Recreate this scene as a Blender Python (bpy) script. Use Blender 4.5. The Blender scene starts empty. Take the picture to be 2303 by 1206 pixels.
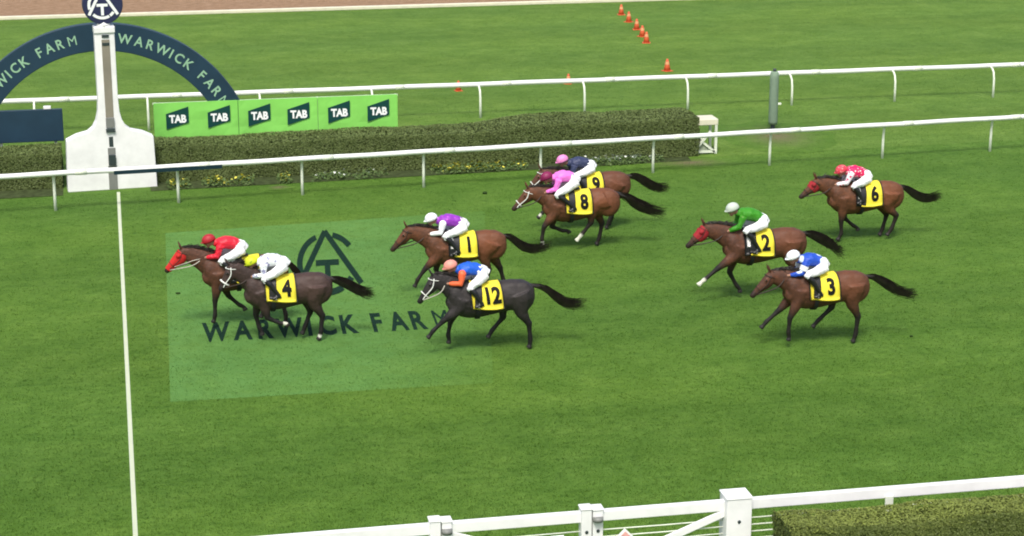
import bpy, bmesh, math, random
import numpy as np
from mathutils import Vector, Matrix, noise as mnoise

R = math.radians
random.seed(7)
rng = np.random.default_rng(11)
SC = bpy.context.scene
COL = SC.collection

# ------------------------------------------------------------------ camera
cam = bpy.data.objects.new("camera", bpy.data.cameras.new("camera"))
COL.objects.link(cam)
cam.location = (0, 0, 13.5)
cam.rotation_euler = (R(90 - 15.7), 0, R(-11.5))
cam.data.sensor_width = 36
cam.data.lens = 36 * 4460 / 2303
cam.data.clip_start = 1
cam.data.clip_end = 1500
SC.camera = cam

# ------------------------------------------------------------------ light
w = bpy.data.worlds.new("World"); SC.world = w; w.use_nodes = True
nt = w.node_tree
bg = nt.nodes["Background"]
sky = nt.nodes.new("ShaderNodeTexSky"); sky.sky_type = 'NISHITA'
sky.sun_disc = False
SUN_EL, SUN_AZ = R(58), R(200)       # azimuth of the sun: behind the camera, a little to its left
sky.sun_elevation = SUN_EL; sky.sun_rotation = SUN_AZ
sky.air_density = 1.0; sky.dust_density = 4.0; sky.ozone_density = 0.6
nt.links.new(sky.outputs[0], bg.inputs[0]); bg.inputs[1].default_value = 0.115
sl = bpy.data.lights.new("sun", 'SUN'); so = bpy.data.objects.new("sun", sl); COL.objects.link(so)
sl.energy = 1.9; sl.angle = R(15); sl.color = (1.0, 0.97, 0.9)
dirv = Vector((math.sin(SUN_AZ) * math.cos(SUN_EL), math.cos(SUN_AZ) * math.cos(SUN_EL), math.sin(SUN_EL)))
so.rotation_euler = dirv.to_track_quat('Z', 'Y').to_euler()
so.location = dirv * 60
SC.view_settings.view_transform = 'Standard'
SC.view_settings.look = 'None'
SC.view_settings.gamma = 1
SC.view_settings.use_curve_mapping = False
SC.view_settings.exposure = 0.74
SC.cycles.filter_width = 1.9

# ------------------------------------------------------------------ helpers
def lin(r, g, b):
    f = lambda c: c / 12.92 if c <= .04045 else ((c + .055) / 1.055) ** 2.4
    return (f(r / 255), f(g / 255), f(b / 255), 1)

class NT:
    def __init__(s, name, rough=.6, spec=.4):
        s.m = bpy.data.materials.new(name); s.m.use_nodes = True
        s.t = s.m.node_tree; s.b = s.t.nodes["Principled BSDF"]
        s.b.inputs["Roughness"].default_value = rough
        s.b.inputs["Specular IOR Level"].default_value = spec
    def n(s, typ, **kw):
        o = s.t.nodes.new(typ)
        for k, v in kw.items():
            if k in o.inputs: o.inputs[k].default_value = v
            else: setattr(o, k, v)
        return o
    def l(s, a, b): s.t.links.new(a, b)
    def noise(s, vec, scale, detail=3, rough=.6):
        o = s.n("ShaderNodeTexNoise", Scale=scale, Detail=detail, Roughness=rough)
        s.l(vec, o.inputs["Vector"]); return o.outputs["Fac"]
    def ramp(s, fac, stops):
        o = s.n("ShaderNodeValToRGB"); e = o.color_ramp.elements
        while len(e) < len(stops): e.new(.5)
        for i, (p, c) in enumerate(stops): e[i].position = p; e[i].color = c
        s.l(fac, o.inputs[0]); return o.outputs[0]
    def mix(s, fac, a, b, mode='MIX'):
        o = s.n("ShaderNodeMix", data_type='RGBA', blend_type=mode)
        for sock, v in ((o.inputs[0], fac), (o.inputs[6], a), (o.inputs[7], b)):
            if hasattr(v, 'links'): s.l(v, sock)
            else: sock.default_value = v
        return o.outputs[2]
    def bump(s, h, strength, dist):
        o = s.n("ShaderNodeBump", Strength=strength, Distance=dist)
        s.l(h, o.inputs["Height"]); s.l(o.outputs[0], s.b.inputs["Normal"])
    def col(s, c):
        if hasattr(c, 'links'): s.l(c, s.b.inputs["Base Color"])
        else: s.b.inputs["Base Color"].default_value = c
        return s
    def obj(s): return s.n("ShaderNodeTexCoord").outputs["Object"]
    def pos(s): return s.n("ShaderNodeNewGeometry").outputs["Position"]

def plain(name, c, rough=.5, spec=.4, var=.12, scale=6, bump=0):
    m = NT(name, rough, spec)
    v = m.noise(m.pos(), scale, 4)
    k = lambda f: tuple(min(1, x * f) for x in c[:3]) + (1,)
    m.col(m.ramp(v, [(.3, k(1 - var)), (.7, k(1 + var * .6))]))
    if bump: m.bump(v, bump, .01)
    return m.m

def tag(o, label=None, cat=None, group=None, kind=None):
    if label: o['label'] = label
    if cat: o['category'] = cat
    if group: o['group'] = group
    if kind: o['kind'] = kind
    return o

def link(name, mesh, mat=None, parent=None, kind=None):
    o = bpy.data.objects.new(name, mesh); COL.objects.link(o)
    if mat is not None:
        mesh.materials.clear()
        for m_ in (mat if isinstance(mat, (list, tuple)) else [mat]): mesh.materials.append(m_)
    if parent is not None: o.parent = parent
    if kind: o['kind'] = kind
    return o

def empty(name, loc=(0, 0, 0), rz=0, sc=1):
    o = bpy.data.objects.new(name, None); COL.objects.link(o)
    o.location = loc; o.rotation_euler = (0, 0, rz); o.scale = (sc,) * 3
    o.empty_display_size = .2
    return o

class MB:
    """collects geometry and builds one mesh"""
    def __init__(s): s.v = []; s.f = []; s.k = 0
    def add(s, v, f):
        v = np.asarray(v, float); s.v.append(v); s.f += [tuple(i + s.k for i in q) for q in f]; s.k += len(v)
        return s
    def box(s, lo, hi, M=None):
        (a, b, c), (d, e, g) = lo, hi
        v = np.array([(a,b,c),(d,b,c),(d,e,c),(a,e,c),(a,b,g),(d,b,g),(d,e,g),(a,e,g)], float)
        if M is not None: v = np.array([M @ Vector(p) for p in v])
        return s.add(v, [(0,3,2,1),(4,5,6,7),(0,1,5,4),(1,2,6,5),(2,3,7,6),(3,0,4,7)])
    def bar(s, p, q, w_, h_, up=(0, 0, 1)):
        p, q = np.array(p, float), np.array(q, float); t = q - p; t /= np.linalg.norm(t)
        sd = np.cross(t, up); sd /= np.linalg.norm(sd); n = np.cross(sd, t)
        v = [e + a * sd * w_ / 2 + b * n * h_ / 2 for e in (p, q) for a, b in ((-1,-1),(1,-1),(1,1),(-1,1))]
        return s.add(v, [(0,1,2,3),(7,6,5,4),(0,4,5,1),(1,5,6,2),(2,6,7,3),(3,7,4,0)])
    def tube(s, pts, ra, rb=None, side=(0, 1, 0), n=12, cap=True, fixed=None):
        pts = np.asarray(pts, float); k = len(pts)
        ra = np.broadcast_to(ra, (k,)).astype(float); rb = ra if rb is None else np.broadcast_to(rb, (k,)).astype(float)
        tan = np.gradient(pts, axis=0); side = np.array(side, float); V = []
        ang = np.linspace(0, 2 * np.pi, n, endpoint=False)
        for i in range(k):
            t = tan[i] / (np.linalg.norm(tan[i]) + 1e-9)
            if fixed is not None: t = np.array(fixed, float)
            a = side - t * (side @ t)
            if np.linalg.norm(a) < 1e-3: a = np.array((1., 0, 0)) - t * t[0]
            a /= np.linalg.norm(a); b = np.cross(t, a)
            V.append(pts[i] + np.outer(np.cos(ang) * ra[i], a) + np.outer(np.sin(ang) * rb[i], b))
        V = np.concatenate(V); F = []
        for i in range(k - 1):
            for j in range(n):
                a, b = i * n + j, i * n + (j + 1) % n
                F.append((a, b, b + n, a + n))
        if cap:
            V = np.concatenate([V, pts[:1], pts[-1:]]); c0, c1 = k * n, k * n + 1
            for j in range(n):
                F.append((c0, (j + 1) % n, j)); F.append((c1, (k - 1) * n + j, (k - 1) * n + (j + 1) % n))
        return s.add(V, F)
    def ball(s, c, r, M=None, nu=14, nv=9):
        c = np.array(c, float); r = np.broadcast_to(r, (3,)).astype(float); V = [(0, 0, 1)]
        for i in range(1, nv):
            th = math.pi * i / nv
            for j in range(nu):
                ph = 2 * math.pi * j / nu
                V.append((math.sin(th) * math.cos(ph), math.sin(th) * math.sin(ph), math.cos(th)))
        V.append((0, 0, -1)); V = np.array(V) * r
        if M is not None: V = V @ np.array(M).T
        F = [(0, 1 + j, 1 + (j + 1) % nu) for j in range(nu)]
        for i in range(nv - 2):
            for j in range(nu):
                a, b = 1 + i * nu + j, 1 + i * nu + (j + 1) % nu
                F.append((a, a + nu, b + nu, b))
        L = len(V) - 1; o = 1 + (nv - 2) * nu
        F += [(L, o + (j + 1) % nu, o + j) for j in range(nu)]
        return s.add(V + c, F)
    def prism(s, poly, y0, y1):
        """outline in x,z extruded along y"""
        n = len(poly)
        v = [(x, y0, z) for x, z in poly] + [(x, y1, z) for x, z in poly]
        f = [tuple(range(n)), tuple(range(2 * n - 1, n - 1, -1))]
        f += [(i + n, (i + 1) % n + n, (i + 1) % n, i) for i in range(n)]
        return s.add(v, f)
    def mesh(s, name, smooth=False):
        me = bpy.data.meshes.new(name)
        me.from_pydata(np.concatenate(s.v).tolist(), [], s.f); me.update()
        if smooth: me.polygons.foreach_set("use_smooth", [True] * len(me.polygons))
        return me
    def build(s, name, mat, parent=None, smooth=False, kind=None, bevel=0):
        o = link(name, s.mesh(name, smooth), mat, parent, kind)
        if bevel:
            b = o.modifiers.new("bevel", 'BEVEL'); b.width = bevel; b.segments = 2; b.limit_method = 'ANGLE'
        return o

def union(mb, voxel, iters=4, fac=.5):
    """fuse overlapping closed shapes into one continuous skin"""
    me = mb.mesh("body_src"); o = bpy.data.objects.new("body_src", me); COL.objects.link(o)
    r = o.modifiers.new("r", 'REMESH'); r.mode = 'VOXEL'; r.voxel_size = voxel
    s = o.modifiers.new("s", 'SMOOTH'); s.factor = fac; s.iterations = iters
    dg = bpy.context.evaluated_depsgraph_get()
    out = bpy.data.meshes.new_from_object(o.evaluated_get(dg))
    bpy.data.objects.remove(o); bpy.data.meshes.remove(me)
    out.polygons.foreach_set("use_smooth", [True] * len(out.polygons))
    return out

_tc = {}
def text_mesh(s, bold=.02):
    """(verts in 2D scaled so that capital height = 1, triangles); origin at left of baseline"""
    if (s, bold) in _tc: return _tc[(s, bold)]
    c = bpy.data.curves.new("t", 'FONT'); c.body = s; c.offset = bold; c.resolution_u = 4
    o = bpy.data.objects.new("t", c); COL.objects.link(o)
    dg = bpy.context.evaluated_depsgraph_get()
    me = bpy.data.meshes.new_from_object(o.evaluated_get(dg))
    bm = bmesh.new(); bm.from_mesh(me); bmesh.ops.triangulate(bm, faces=bm.faces)
    bm.verts.ensure_lookup_table()
    v = np.array([x.co[:2] for x in bm.verts]); f = [tuple(a.index for a in t.verts) for t in bm.faces]
    bm.free(); bpy.data.objects.remove(o); bpy.data.curves.remove(c); bpy.data.meshes.remove(me)
    lo, hi = v.min(0), v.max(0)
    v = (v - (lo[0], 0)) / .729
    _tc[(s, bold)] = (v, f); return v, f

def put_text(mb, s, fn, bold=.02, center=True):
    v, f = text_mesh(s, 0 if s == 'M' else bold); v = v.copy()
    if center: v[:, 0] -= v[:, 0].max() / 2
    return mb.add([fn(x, y) for x, y in v], f)

def emblem(mb, fn, t=.10):
    """the ring, the tall A and the T of the badge in unit coordinates; strokes lie one above the other"""
    cnt = [0]
    def quad(p, q, w_=t):
        p, q = np.array(p), np.array(q); d = (q - p) / np.linalg.norm(q - p); n = np.array((-d[1], d[0])) * w_
        cnt[0] += 1; mb.add([fn(a[0], a[1], cnt[0]) for a in (p - n, q - n, q + n, p + n)], [(0, 1, 2, 3)])
    def arc(a0, a1):
        k = 14; V = []; cnt[0] += 1
        for i in range(k + 1):
            a = R(a0 + (a1 - a0) * i / k)
            for r in (1 - t, 1 + t): V.append(fn(r * math.cos(a), r * math.sin(a), cnt[0]))
        mb.add(V, [(2 * i, 2 * i + 1, 2 * i + 3, 2 * i + 2) for i in range(k)])
    quad((-.04, 1.16), (-1.03, -.76)); quad((-.06, 1.16), (1.16, -.76))
    quad((-.42, -.01), (.42, -.01)); quad((0, -.1), (0, -.80))
    arc(113, 198); arc(225, 300); arc(304, 326); arc(33, 76)

# ------------------------------------------------------------------ materials of the setting
def grass_mat(name, tint=None, amount=0, fade=None, g=(.95, .96, .95)):
    m = NT(name, .85, .12); p = m.pos()
    st = m.n("ShaderNodeMapping"); st.inputs["Scale"].default_value = (.8, 1.15, 1); m.l(p, st.inputs[0]); q = st.outputs[0]
    big = m.noise(q, .13, 3); mid = m.noise(q, .9, 4, .65); fine = m.noise(q, 5.5, 5, .7); vf = m.noise(p, 38, 3, .7)
    G_ = lambda r_, g_, b_: (r_ * g[0], g_ * g[1], b_ * g[2], 1)
    c1 = m.ramp(mid, [(.34, G_(.074, .155, .0200)), (.5, G_(.089, .177, .0250)), (.68, G_(.109, .203, .0320))])
    c2 = m.ramp(big, [(.35, (.94, .97, 1.0, 1)), (.65, (1.06, 1.03, .97, 1))])
    c3 = m.ramp(fine, [(.3, (.76, .78, .76, 1)), (.52, (1, 1, 1, 1)), (.75, (1.2, 1.16, 1.2, 1))])
    c4 = m.ramp(vf, [(.3, (.88, .89, .89, 1)), (.7, (1.1, 1.09, 1.1, 1))])
    c = m.mix(1, c1, c2, 'MULTIPLY'); c = m.mix(1, c, c3, 'MULTIPLY'); c = m.mix(1, c, c4, 'MULTIPLY')
    fl = m.n("ShaderNodeMapping"); fl.inputs["Scale"].default_value = (2.6, 4.2, 1); m.l(p, fl.inputs[0])      # hoof-scuffed darker flecks
    c = m.mix(1, c, m.ramp(m.noise(fl.outputs[0], 1.5, 3, .55), [(.28, (1.22, 1.16, 1.4, 1)), (.38, (1, 1, 1, 1)), (.60, (1, 1, 1, 1)), (.70, (.68, .76, .64, 1))]), 'MULTIPLY')
    wv = m.n("ShaderNodeTexWave", Scale=.045, Distortion=1.2, Detail=2.0, bands_direction='Y'); m.l(p, wv.inputs["Vector"])              # faint mowing bands
    c = m.mix(1, c, m.ramp(wv.outputs["Fac"], [(.25, (.94, .95, .95, 1)), (.75, (1.06, 1.05, 1.05, 1))]), 'MULTIPLY')
    if tint:
        if fade == 'x':            # dye laid thinner towards the right edge
            sp = m.n("ShaderNodeSeparateXYZ"); m.l(p, sp.inputs[0])
            a = m.n("ShaderNodeMath", operation='MULTIPLY_ADD'); m.l(sp.outputs[1], a.inputs[0]); a.inputs[1].default_value = -.177; m.l(sp.outputs[0], a.inputs[2])
            r = m.n("ShaderNodeMapRange"); m.l(a.outputs[0], r.inputs[0])
            for i_, v_ in ((1, .65), (2, -2.4), (3, amount * .25), (4, amount)): r.inputs[i_].default_value = v_
            pt = m.n("ShaderNodeMapRange"); m.l(m.noise(p, 1.6, 5, .7), pt.inputs[0])
            for i_, v_ in ((1, .3), (2, .62), (3, .55), (4, 1.1)): pt.inputs[i_].default_value = v_
            k_ = m.n("ShaderNodeMath", operation='MULTIPLY'); m.l(r.outputs[0], k_.inputs[0]); m.l(pt.outputs[0], k_.inputs[1]); amount = k_.outputs[0]
        if fade == 'attr':
            a = m.n("ShaderNodeAttribute", attribute_name="wear").outputs["Fac"]
            q_ = m.n("ShaderNodeMath", operation='MULTIPLY_ADD'); m.l(m.noise(p, 4, 4), q_.inputs[0]); q_.inputs[1].default_value = 1.1; q_.inputs[2].default_value = -.55
            z_ = m.n("ShaderNodeMath", operation='ADD', use_clamp=True); m.l(q_.outputs[0], z_.inputs[0]); m.l(a, z_.inputs[1])
            y_ = m.n("ShaderNodeMath", operation='MULTIPLY'); m.l(z_.outputs[0], y_.inputs[0]); m.l(a, y_.inputs[1])
            amount = y_.outputs[0]
        c = m.mix(amount, c, tint)
    m.col(c)
    h = m.n("ShaderNodeMath", operation='ADD'); m.l(fine, h.inputs[0]); m.l(vf, h.inputs[1])
    m.bump(h.outputs[0], .6, .05)
    return m
M_grass = grass_mat("turf").m
M_infield = grass_mat("infield_turf", g=(1.16, 1.06, 1.22)).m
g2 = grass_mat("turf_with_wash", (.120, .28, .078, 1), .52, 'x'); M_panel = g2.m
M_ink = grass_mat("turf_with_navy_dye", (.003, .020, .015, 1), .95).m
M_line = grass_mat("turf_with_white_lime", (.62, .66, .50, 1), .86).m

md = NT("dirt", .95, .1); pp = md.pos()
md.col(md.ramp(md.noise(pp, 2.5, 6, .7), [(.3, lin(122, 98, 74)), (.5, lin(140, 114, 90)), (.7, lin(153, 128, 104))]))
md.bump(md.noise(pp, 9, 5), .6, .08); M_dirt = md.m
M_earth = grass_mat("worn_turf", (.17, .135, .085, 1), .8, 'attr').m
M_white = plain("white_paint", (.80, .80, .79, 1), .45, .35, .10, 2.2)
M_rail = plain("white_plastic_rail", (.80, .81, .78, 1), .32, .45, .05, 2)
M_post = plain("aged_white_plastic", (.70, .74, .62, 1), .45, .4, .10, 4)
M_cream = plain("cream_paint", (.66, .63, .48, 1), .5, .4, .1, 3)
M_navy = plain("navy_paint", lin(29, 55, 72), .45, .4, .14, 1.6)
M_darknavy = plain("dark_navy_vinyl", lin(17, 44, 54), .4, .4, .12, 4)
M_badge = plain("badge_navy", lin(42, 46, 78), .4, .4, .1, 4)
M_letter = plain("pale_green_lettering", lin(142, 182, 150), .5, .3, .12, 6)
M_green = plain("bright_green_vinyl", (.23, .62, .11, 1), .45, .35, .10, .9)
M_gdark = plain("logo_dark_green", lin(10, 62, 58), .45, .35, .08, 4)
M_wht = plain("white_print", (.82, .85, .82, 1), .5, .3, .03)
M_grey = plain("grey_metal", lin(120, 122, 118), .5, .5, .12, 5)
M_greydark = plain("dark_grey_metal", lin(46, 58, 58), .5, .5, .15, 5)
M_slot = plain("grey_brown_mirror_strip", lin(138, 132, 118), .35, .5, .18, 1.2)
M_pole = plain("grey_padded_pole", lin(122, 142, 122), .8, .2, .15, 3)
M_black = plain("black_leather", (.012, .012, .013, 1), .42, .5, .2, 8)
M_orange = plain("orange_plastic", lin(206, 92, 54), .5, .4, .12, 6)
M_band = plain("pale_band", lin(214, 150, 104), .5, .4, .1, 6)

# ------------------------------------------------------------------ setting
g = MB(); NX, NY = 60, 60
g.add([(-300, -60, 0), (340, -60, 0), (340, 500, 0), (-300, 500, 0)], [(0, 1, 2, 3)])
g.build("ground", M_grass, kind='structure')
MB().add([(-150, 57.0, .004), (-2, 57.6, .004), (220, 67.0, .004), (220, 92.42, .004), (-150, 92.42, .004)], [(0, 1, 2, 3, 4)]).build("infield_turf", M_infield, kind='structure')
MB().add([(-150, 92.55, .004), (220, 92.4, .004), (220, 135, .004), (-150, 135, .004)], [(0, 1, 2, 3)]).build("dirt_track", M_dirt, kind='structure')
o = MB().box((-150, 92.28, 0), (220, 92.52, .16)).build("dirt_track_kerb", M_cream, kind='structure', bevel=.03)

def blob(name, cx, cy, rx, ry, mat, z):
    V = [(cx, cy, z)]; k = 40
    for i in range(k):
        a = 2 * math.pi * i / k; r = 1 + .28 * mnoise.noise((math.cos(a) * 2 + cx, math.sin(a) * 2, 3))
        V.append((cx + rx * r * math.cos(a), cy + ry * r * math.sin(a), z))
    o = MB().add(V, [(0, 1 + i, 1 + (i + 1) % k) for i in range(k)]).build(name, mat, kind='structure')
    at = o.data.attributes.new("wear", 'FLOAT', 'POINT'); at.data.foreach_set("value", [.95] + [0] * k); return o
blob("worn_patch", 21.3, 61.0, 1.9, 2.4, M_earth, .008)
blob("worn_patch", 17.4, 57.75, 1.7, .8, M_earth, .009)
blob("worn_patch", 4.6, 57.0, .45, .4, M_earth, .010)
MB().add([(-.09, 28.9, .004), (-.01, 28.9, .004), (.015, 57.35, .004), (-.075, 57.35, .004)], [(0, 1, 2, 3)]).build("finish_line", M_line, kind='structure')
# soil strip of the flower bed and under the hedges
mb = MB(); mb.add([(.9, 57.25, .013), (12, 57.75, .013), (17.5, 58.0, .013), (17.7, 60.3, .013), (.9, 60.3, .013)], [(0, 1, 2, 3, 4)])
mb.add([(-12, 56.9, .013), (-1.6, 57.2, .013), (-1.6, 60.3, .013), (-12, 60.3, .013)], [(0, 1, 2, 3)])
M_soil = plain("bed_soil", (.050, .068, .026, 1), .95, .1, .45, 5, .5)
mb.build("garden_bed", M_soil, kind='structure')

# printed advert on the turf
logo = empty("turf_advert", (5.0, 46, 0))
tag(logo, "pale green rectangle washed onto the turf with navy badge and lettering", "turf advert")
off = Vector((5.0, 46, 0))
def rel(x, y, z): return (x - off.x, y - off.y, z)
MB().add([rel(.78, 38.6, .004), rel(7.43, 38.45, .004), rel(10.0, 52.99, .004), rel(1.15, 52.3, .004)], [(0, 1, 2, 3)]).build("panel", M_panel, logo)
mb = MB(); emblem(mb, lambda u, v, i: rel(5.08 + .70 * u + .27 * v, 48.5 + 2.72 * v, .006 + .002 * i)); mb.build("badge", M_ink, logo)
for ch, px in zip("WARWICKFARM", (487, 547, 598, 652, 697, 738, 787, 851, 900, 946, 1000)):
    cx = 1.93 + (px - 487) * (7.08 - 1.93) / 513
    cy = 42.5 - (px - 487) / 513 * .02
    mb = MB(); put_text(mb, ch, lambda u, v: rel(cx + .40 * u + .07 * v, cy + 1.42 * v, .008), .035); mb.build("letter", M_ink, logo)

# ------------------------------------------------------------------ running rails
def rail_fence(name, label, A, B, h, posts, arm, mat_r, mat_p, thick=(.085, .06), z0=0):
    """top rail from A to B with goose-neck posts; arm: horizontal offset of the foot from the rail (along y)"""
    root = empty(name, (A[0], A[1], 0)); tag(root, label, "rail fence")
    A, B = np.array(A), np.array(B)
    L = lambda x, y, z: (x - A[0], y - A[1], z)
    n = 60; pts = []
    for i in range(n + 1):
        p = A + (B - A) * i / n
        pts.append(L(p[0], p[1], h + .006 * math.sin(i * 1.3)))
    MB().tube(pts, thick[0], thick[1], n=10).build("top_rail", mat_r, root, True)
    for x in posts:
        f = (x - A[0]) / (B[0] - A[0]); y = A[1] + (B[1] - A[1]) * f
        p = [L(x, y + arm, -.1), L(x, y + arm, .45), L(x, y + arm * .97, .7), L(x, y + arm * .8, .92), L(x, y + arm * .45, h - .07), L(x, y, h - .03)]
        MB().tube(p, [.045, .042, .04, .038, .036, .034], n=8).build("post", mat_p, root, True)
        e_ = (B - A) / np.linalg.norm(B - A) * .16; q_ = A + (B - A) * (f + .018)
        MB().tube([L(q_[0] - e_[0], q_[1] - e_[1], h), L(q_[0] + e_[0], q_[1] + e_[1], h)], thick[0] + .008, thick[1] + .008, n=10).build("joint_sleeve", mat_p, root, True)
    return root
inner = rail_fence("running_rail", "white running rail on short posts crossing in front of the long hedge", (-5.5, 55.02), (36.5, 57.95), 1.10,
    [-5.2, -1.78, 1.64, 5.19, 8.78, 12.35, 15.89, 19.68, 23.47, 27.2, 30.9, 34.6], .16, M_rail, M_post, (.075, .075))
farf = rail_fence("running_rail", "white outer rail with bent posts beyond hedge and green banner", (-9, 66.42), (46, 66.3), 1.10,
    [-6.3, -2.6, 1.08, 4.8, 8.6, 12.32, 16.0, 19.72, 23.55, 27.42, 31.2, 35, 38.8], -.38, M_rail, M_post, (.07, .085))
# dark sleeve on part of the inner rail
def inner_y(x): return 55.02 + (57.95 - 55.02) * (x + 5.5) / 42
mb = MB(); mb.box((-.12 + 5.5, inner_y(-.12) - 55.02 - .095, .985), (2.9 + 5.5, inner_y(-.12) - 55.02 - .060, 1.09))
v = mb.v[0]; v[[1, 2, 5, 6], 1] += inner_y(2.9) - inner_y(-.12)
mb.build("rail_sleeve", M_darknavy, inner)

# ------------------------------------------------------------------ hedges
def leaf_mat(name, dark, midc, light):
    m = NT(name, .6, .25)
    a = m.n("ShaderNodeAttribute", attribute_name="leaf_tone").outputs["Fac"]
    m.col(m.ramp(a, [(0, dark), (.5, midc), (1, light)]))
    m.b.inputs["Subsurface Weight"].default_value = 0
    return m.m
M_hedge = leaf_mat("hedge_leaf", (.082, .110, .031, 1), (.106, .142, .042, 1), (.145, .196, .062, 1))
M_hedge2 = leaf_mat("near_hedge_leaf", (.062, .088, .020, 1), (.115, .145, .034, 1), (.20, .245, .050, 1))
M_core = plain("hedge_twigs", (.060, .072, .026, 1), .95, .1, .3, 5)

def leaves(pos, nrm, size, tone, name, mat, parent):
    """one small folded leaf at each point"""
    k = len(pos); ax = rng.normal(size=(k, 3)); d = nrm + ax * .42; d /= np.linalg.norm(d, axis=1)[:, None]
    s1 = np.cross(d, rng.normal(size=(k, 3))); s1 /= np.linalg.norm(s1, axis=1)[:, None]; s2 = np.cross(d, s1)
    L = size * rng.uniform(.6, 1.4, k)[:, None]; W = L * .55
    V = np.stack([pos - s1 * L, pos + s2 * W + d * L * .2, pos + s1 * L, pos - s2 * W + d * L * .2], 1).reshape(-1, 3)
    me = bpy.data.meshes.new(name); me.vertices.add(4 * k); me.vertices.foreach_set("co", V.ravel())
    me.loops.add(4 * k); me.loops.foreach_set("vertex_index", np.arange(4 * k))
    me.polygons.add(k); me.polygons.foreach_set("loop_start", np.arange(k) * 4); me.polygons.foreach_set("loop_total", np.full(k, 4))
    me.update(calc_edges=True)
    at = me.attributes.new("leaf_tone", 'FLOAT', 'POINT'); at.data.foreach_set("value", np.repeat(np.clip(tone, 0, 1), 4))
    return link(name, me, mat, parent, 'stuff')

def hedge(label, X0, X1, yf, yb, zfun, leafsize, dens, mat, topbright, seed):
    """clipped hedge from X0 to X1; yf / yb front and back lines (functions of x); zfun its height"""
    root = empty("hedge", (X0, yf(X0), 0)); tag(root, label, "hedge")
    o3 = np.array((X0, yf(X0), 0)); n = int((X1 - X0) * 3); xs = np.linspace(X0 + .08, X1 - .08, n + 1); V = []
    for x in xs:
        z = zfun(x) - .07; y0, y1 = yf(x) + .09, yb(x) - .07
        V += [(x, y0, 0), (x, y0 - .02, z * .6), (x, y0 + .03, z - .08), (x, y0 + .13, z), (x, y1 - .13, z), (x, y1, z - .08), (x, y1, 0)]
    F = []
    for i in range(n):
        for j in range(6):
            a = i * 7 + j; F.append((a, a + 7, a + 8, a + 1))
    F += [tuple(range(6, -1, -1)), tuple(n * 7 + j for j in range(7))]
    MB().add(np.array(V) - o3, F).build("branches", M_core, root)
    # leaves over front, top, ends
    def wob(x, q): return np.array([mnoise.noise((a * .55 + seed, b * 1.2, 5.1)) * .05 + mnoise.noise((a * 2.6 + seed, b * 2.6, 1.7)) * .035 for a, b in zip(x, q)])
    zt = np.vectorize(zfun); yfv = np.vectorize(yf); ybv = np.vectorize(yb)
    P, N, T = [], [], []
    A = (X1 - X0); h = zfun((X0 + X1) / 2); wd = yb(X0) - yf(X0)
    k = int(A * h * dens); x = rng.uniform(X0, X1, k); q = rng.uniform(.02, 1, k); z = q * zt(x)
    P.append(np.stack([x, yfv(x) - wob(x, z) + np.abs(rng.normal(0, .018, k)) + .16 * np.clip(q - .86, 0, 1) * 5 * np.clip(q - .86, 0, 1), z], 1)); N.append(np.tile((0, -1, .15), (k, 1)))
    tn = np.array([mnoise.noise((a * .8 + seed, 0, b * 1.4)) * .6 + mnoise.noise((a * 4, 3, b * 4)) * .25 for a, b in zip(x, z)])
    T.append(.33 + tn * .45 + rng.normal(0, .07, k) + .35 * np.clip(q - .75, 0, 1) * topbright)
    k = int(A * wd * dens * .8); x = rng.uniform(X0, X1, k); q = rng.uniform(0, 1, k); y = yfv(x) + q * (ybv(x) - yfv(x))
    edge = np.clip(1 - np.minimum(q, 1 - q) * wd / .14, 0, 1) ** 2 * .08
    P.append(np.stack([x, y, zt(x) + wob(x, y) - edge - np.abs(rng.normal(0, .025, k))], 1)); N.append(np.tile((0, 0, 1), (k, 1)))
    tn = np.array([mnoise.noise((a * .7 + seed, b * 1.1, 9)) * .6 + mnoise.noise((a * 4, b * 4, 2)) * .35 for a, b in zip(x, y)])
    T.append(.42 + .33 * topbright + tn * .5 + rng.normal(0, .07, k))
    for X, s in ((X0, -1), (X1, 1)):
        k = int(wd * h * dens); q = rng.uniform(0, 1, k); z = rng.uniform(.02, 1, k) * zfun(X); y = yf(X) + q * wd
        P.append(np.stack([np.full(k, X) + wob(y, z) * s - s * np.abs(rng.normal(0, .03, k)), y, z], 1)); N.append(np.tile((s, 0, .1), (k, 1)))
        T.append(.35 + rng.normal(0, .2, k))
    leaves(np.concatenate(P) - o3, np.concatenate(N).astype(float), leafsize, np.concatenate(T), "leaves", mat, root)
    return root
sm = lambda a, b, x: (lambda t: t * t * (3 - 2 * t))(min(1, max(0, (x - a) / (b - a))))
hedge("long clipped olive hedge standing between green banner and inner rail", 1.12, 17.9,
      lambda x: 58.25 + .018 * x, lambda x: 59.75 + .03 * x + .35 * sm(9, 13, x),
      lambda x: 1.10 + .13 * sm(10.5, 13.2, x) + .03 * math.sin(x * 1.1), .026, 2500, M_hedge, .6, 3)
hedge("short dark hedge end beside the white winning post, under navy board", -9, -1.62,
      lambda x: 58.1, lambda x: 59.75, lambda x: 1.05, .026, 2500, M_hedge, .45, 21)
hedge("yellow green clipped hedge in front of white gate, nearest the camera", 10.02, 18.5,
      lambda x: 27.3, lambda x: 28.2, lambda x: 1.12 + .02 * math.sin(x * 2), .021, 6500, M_hedge2, 1.0, 40)

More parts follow.
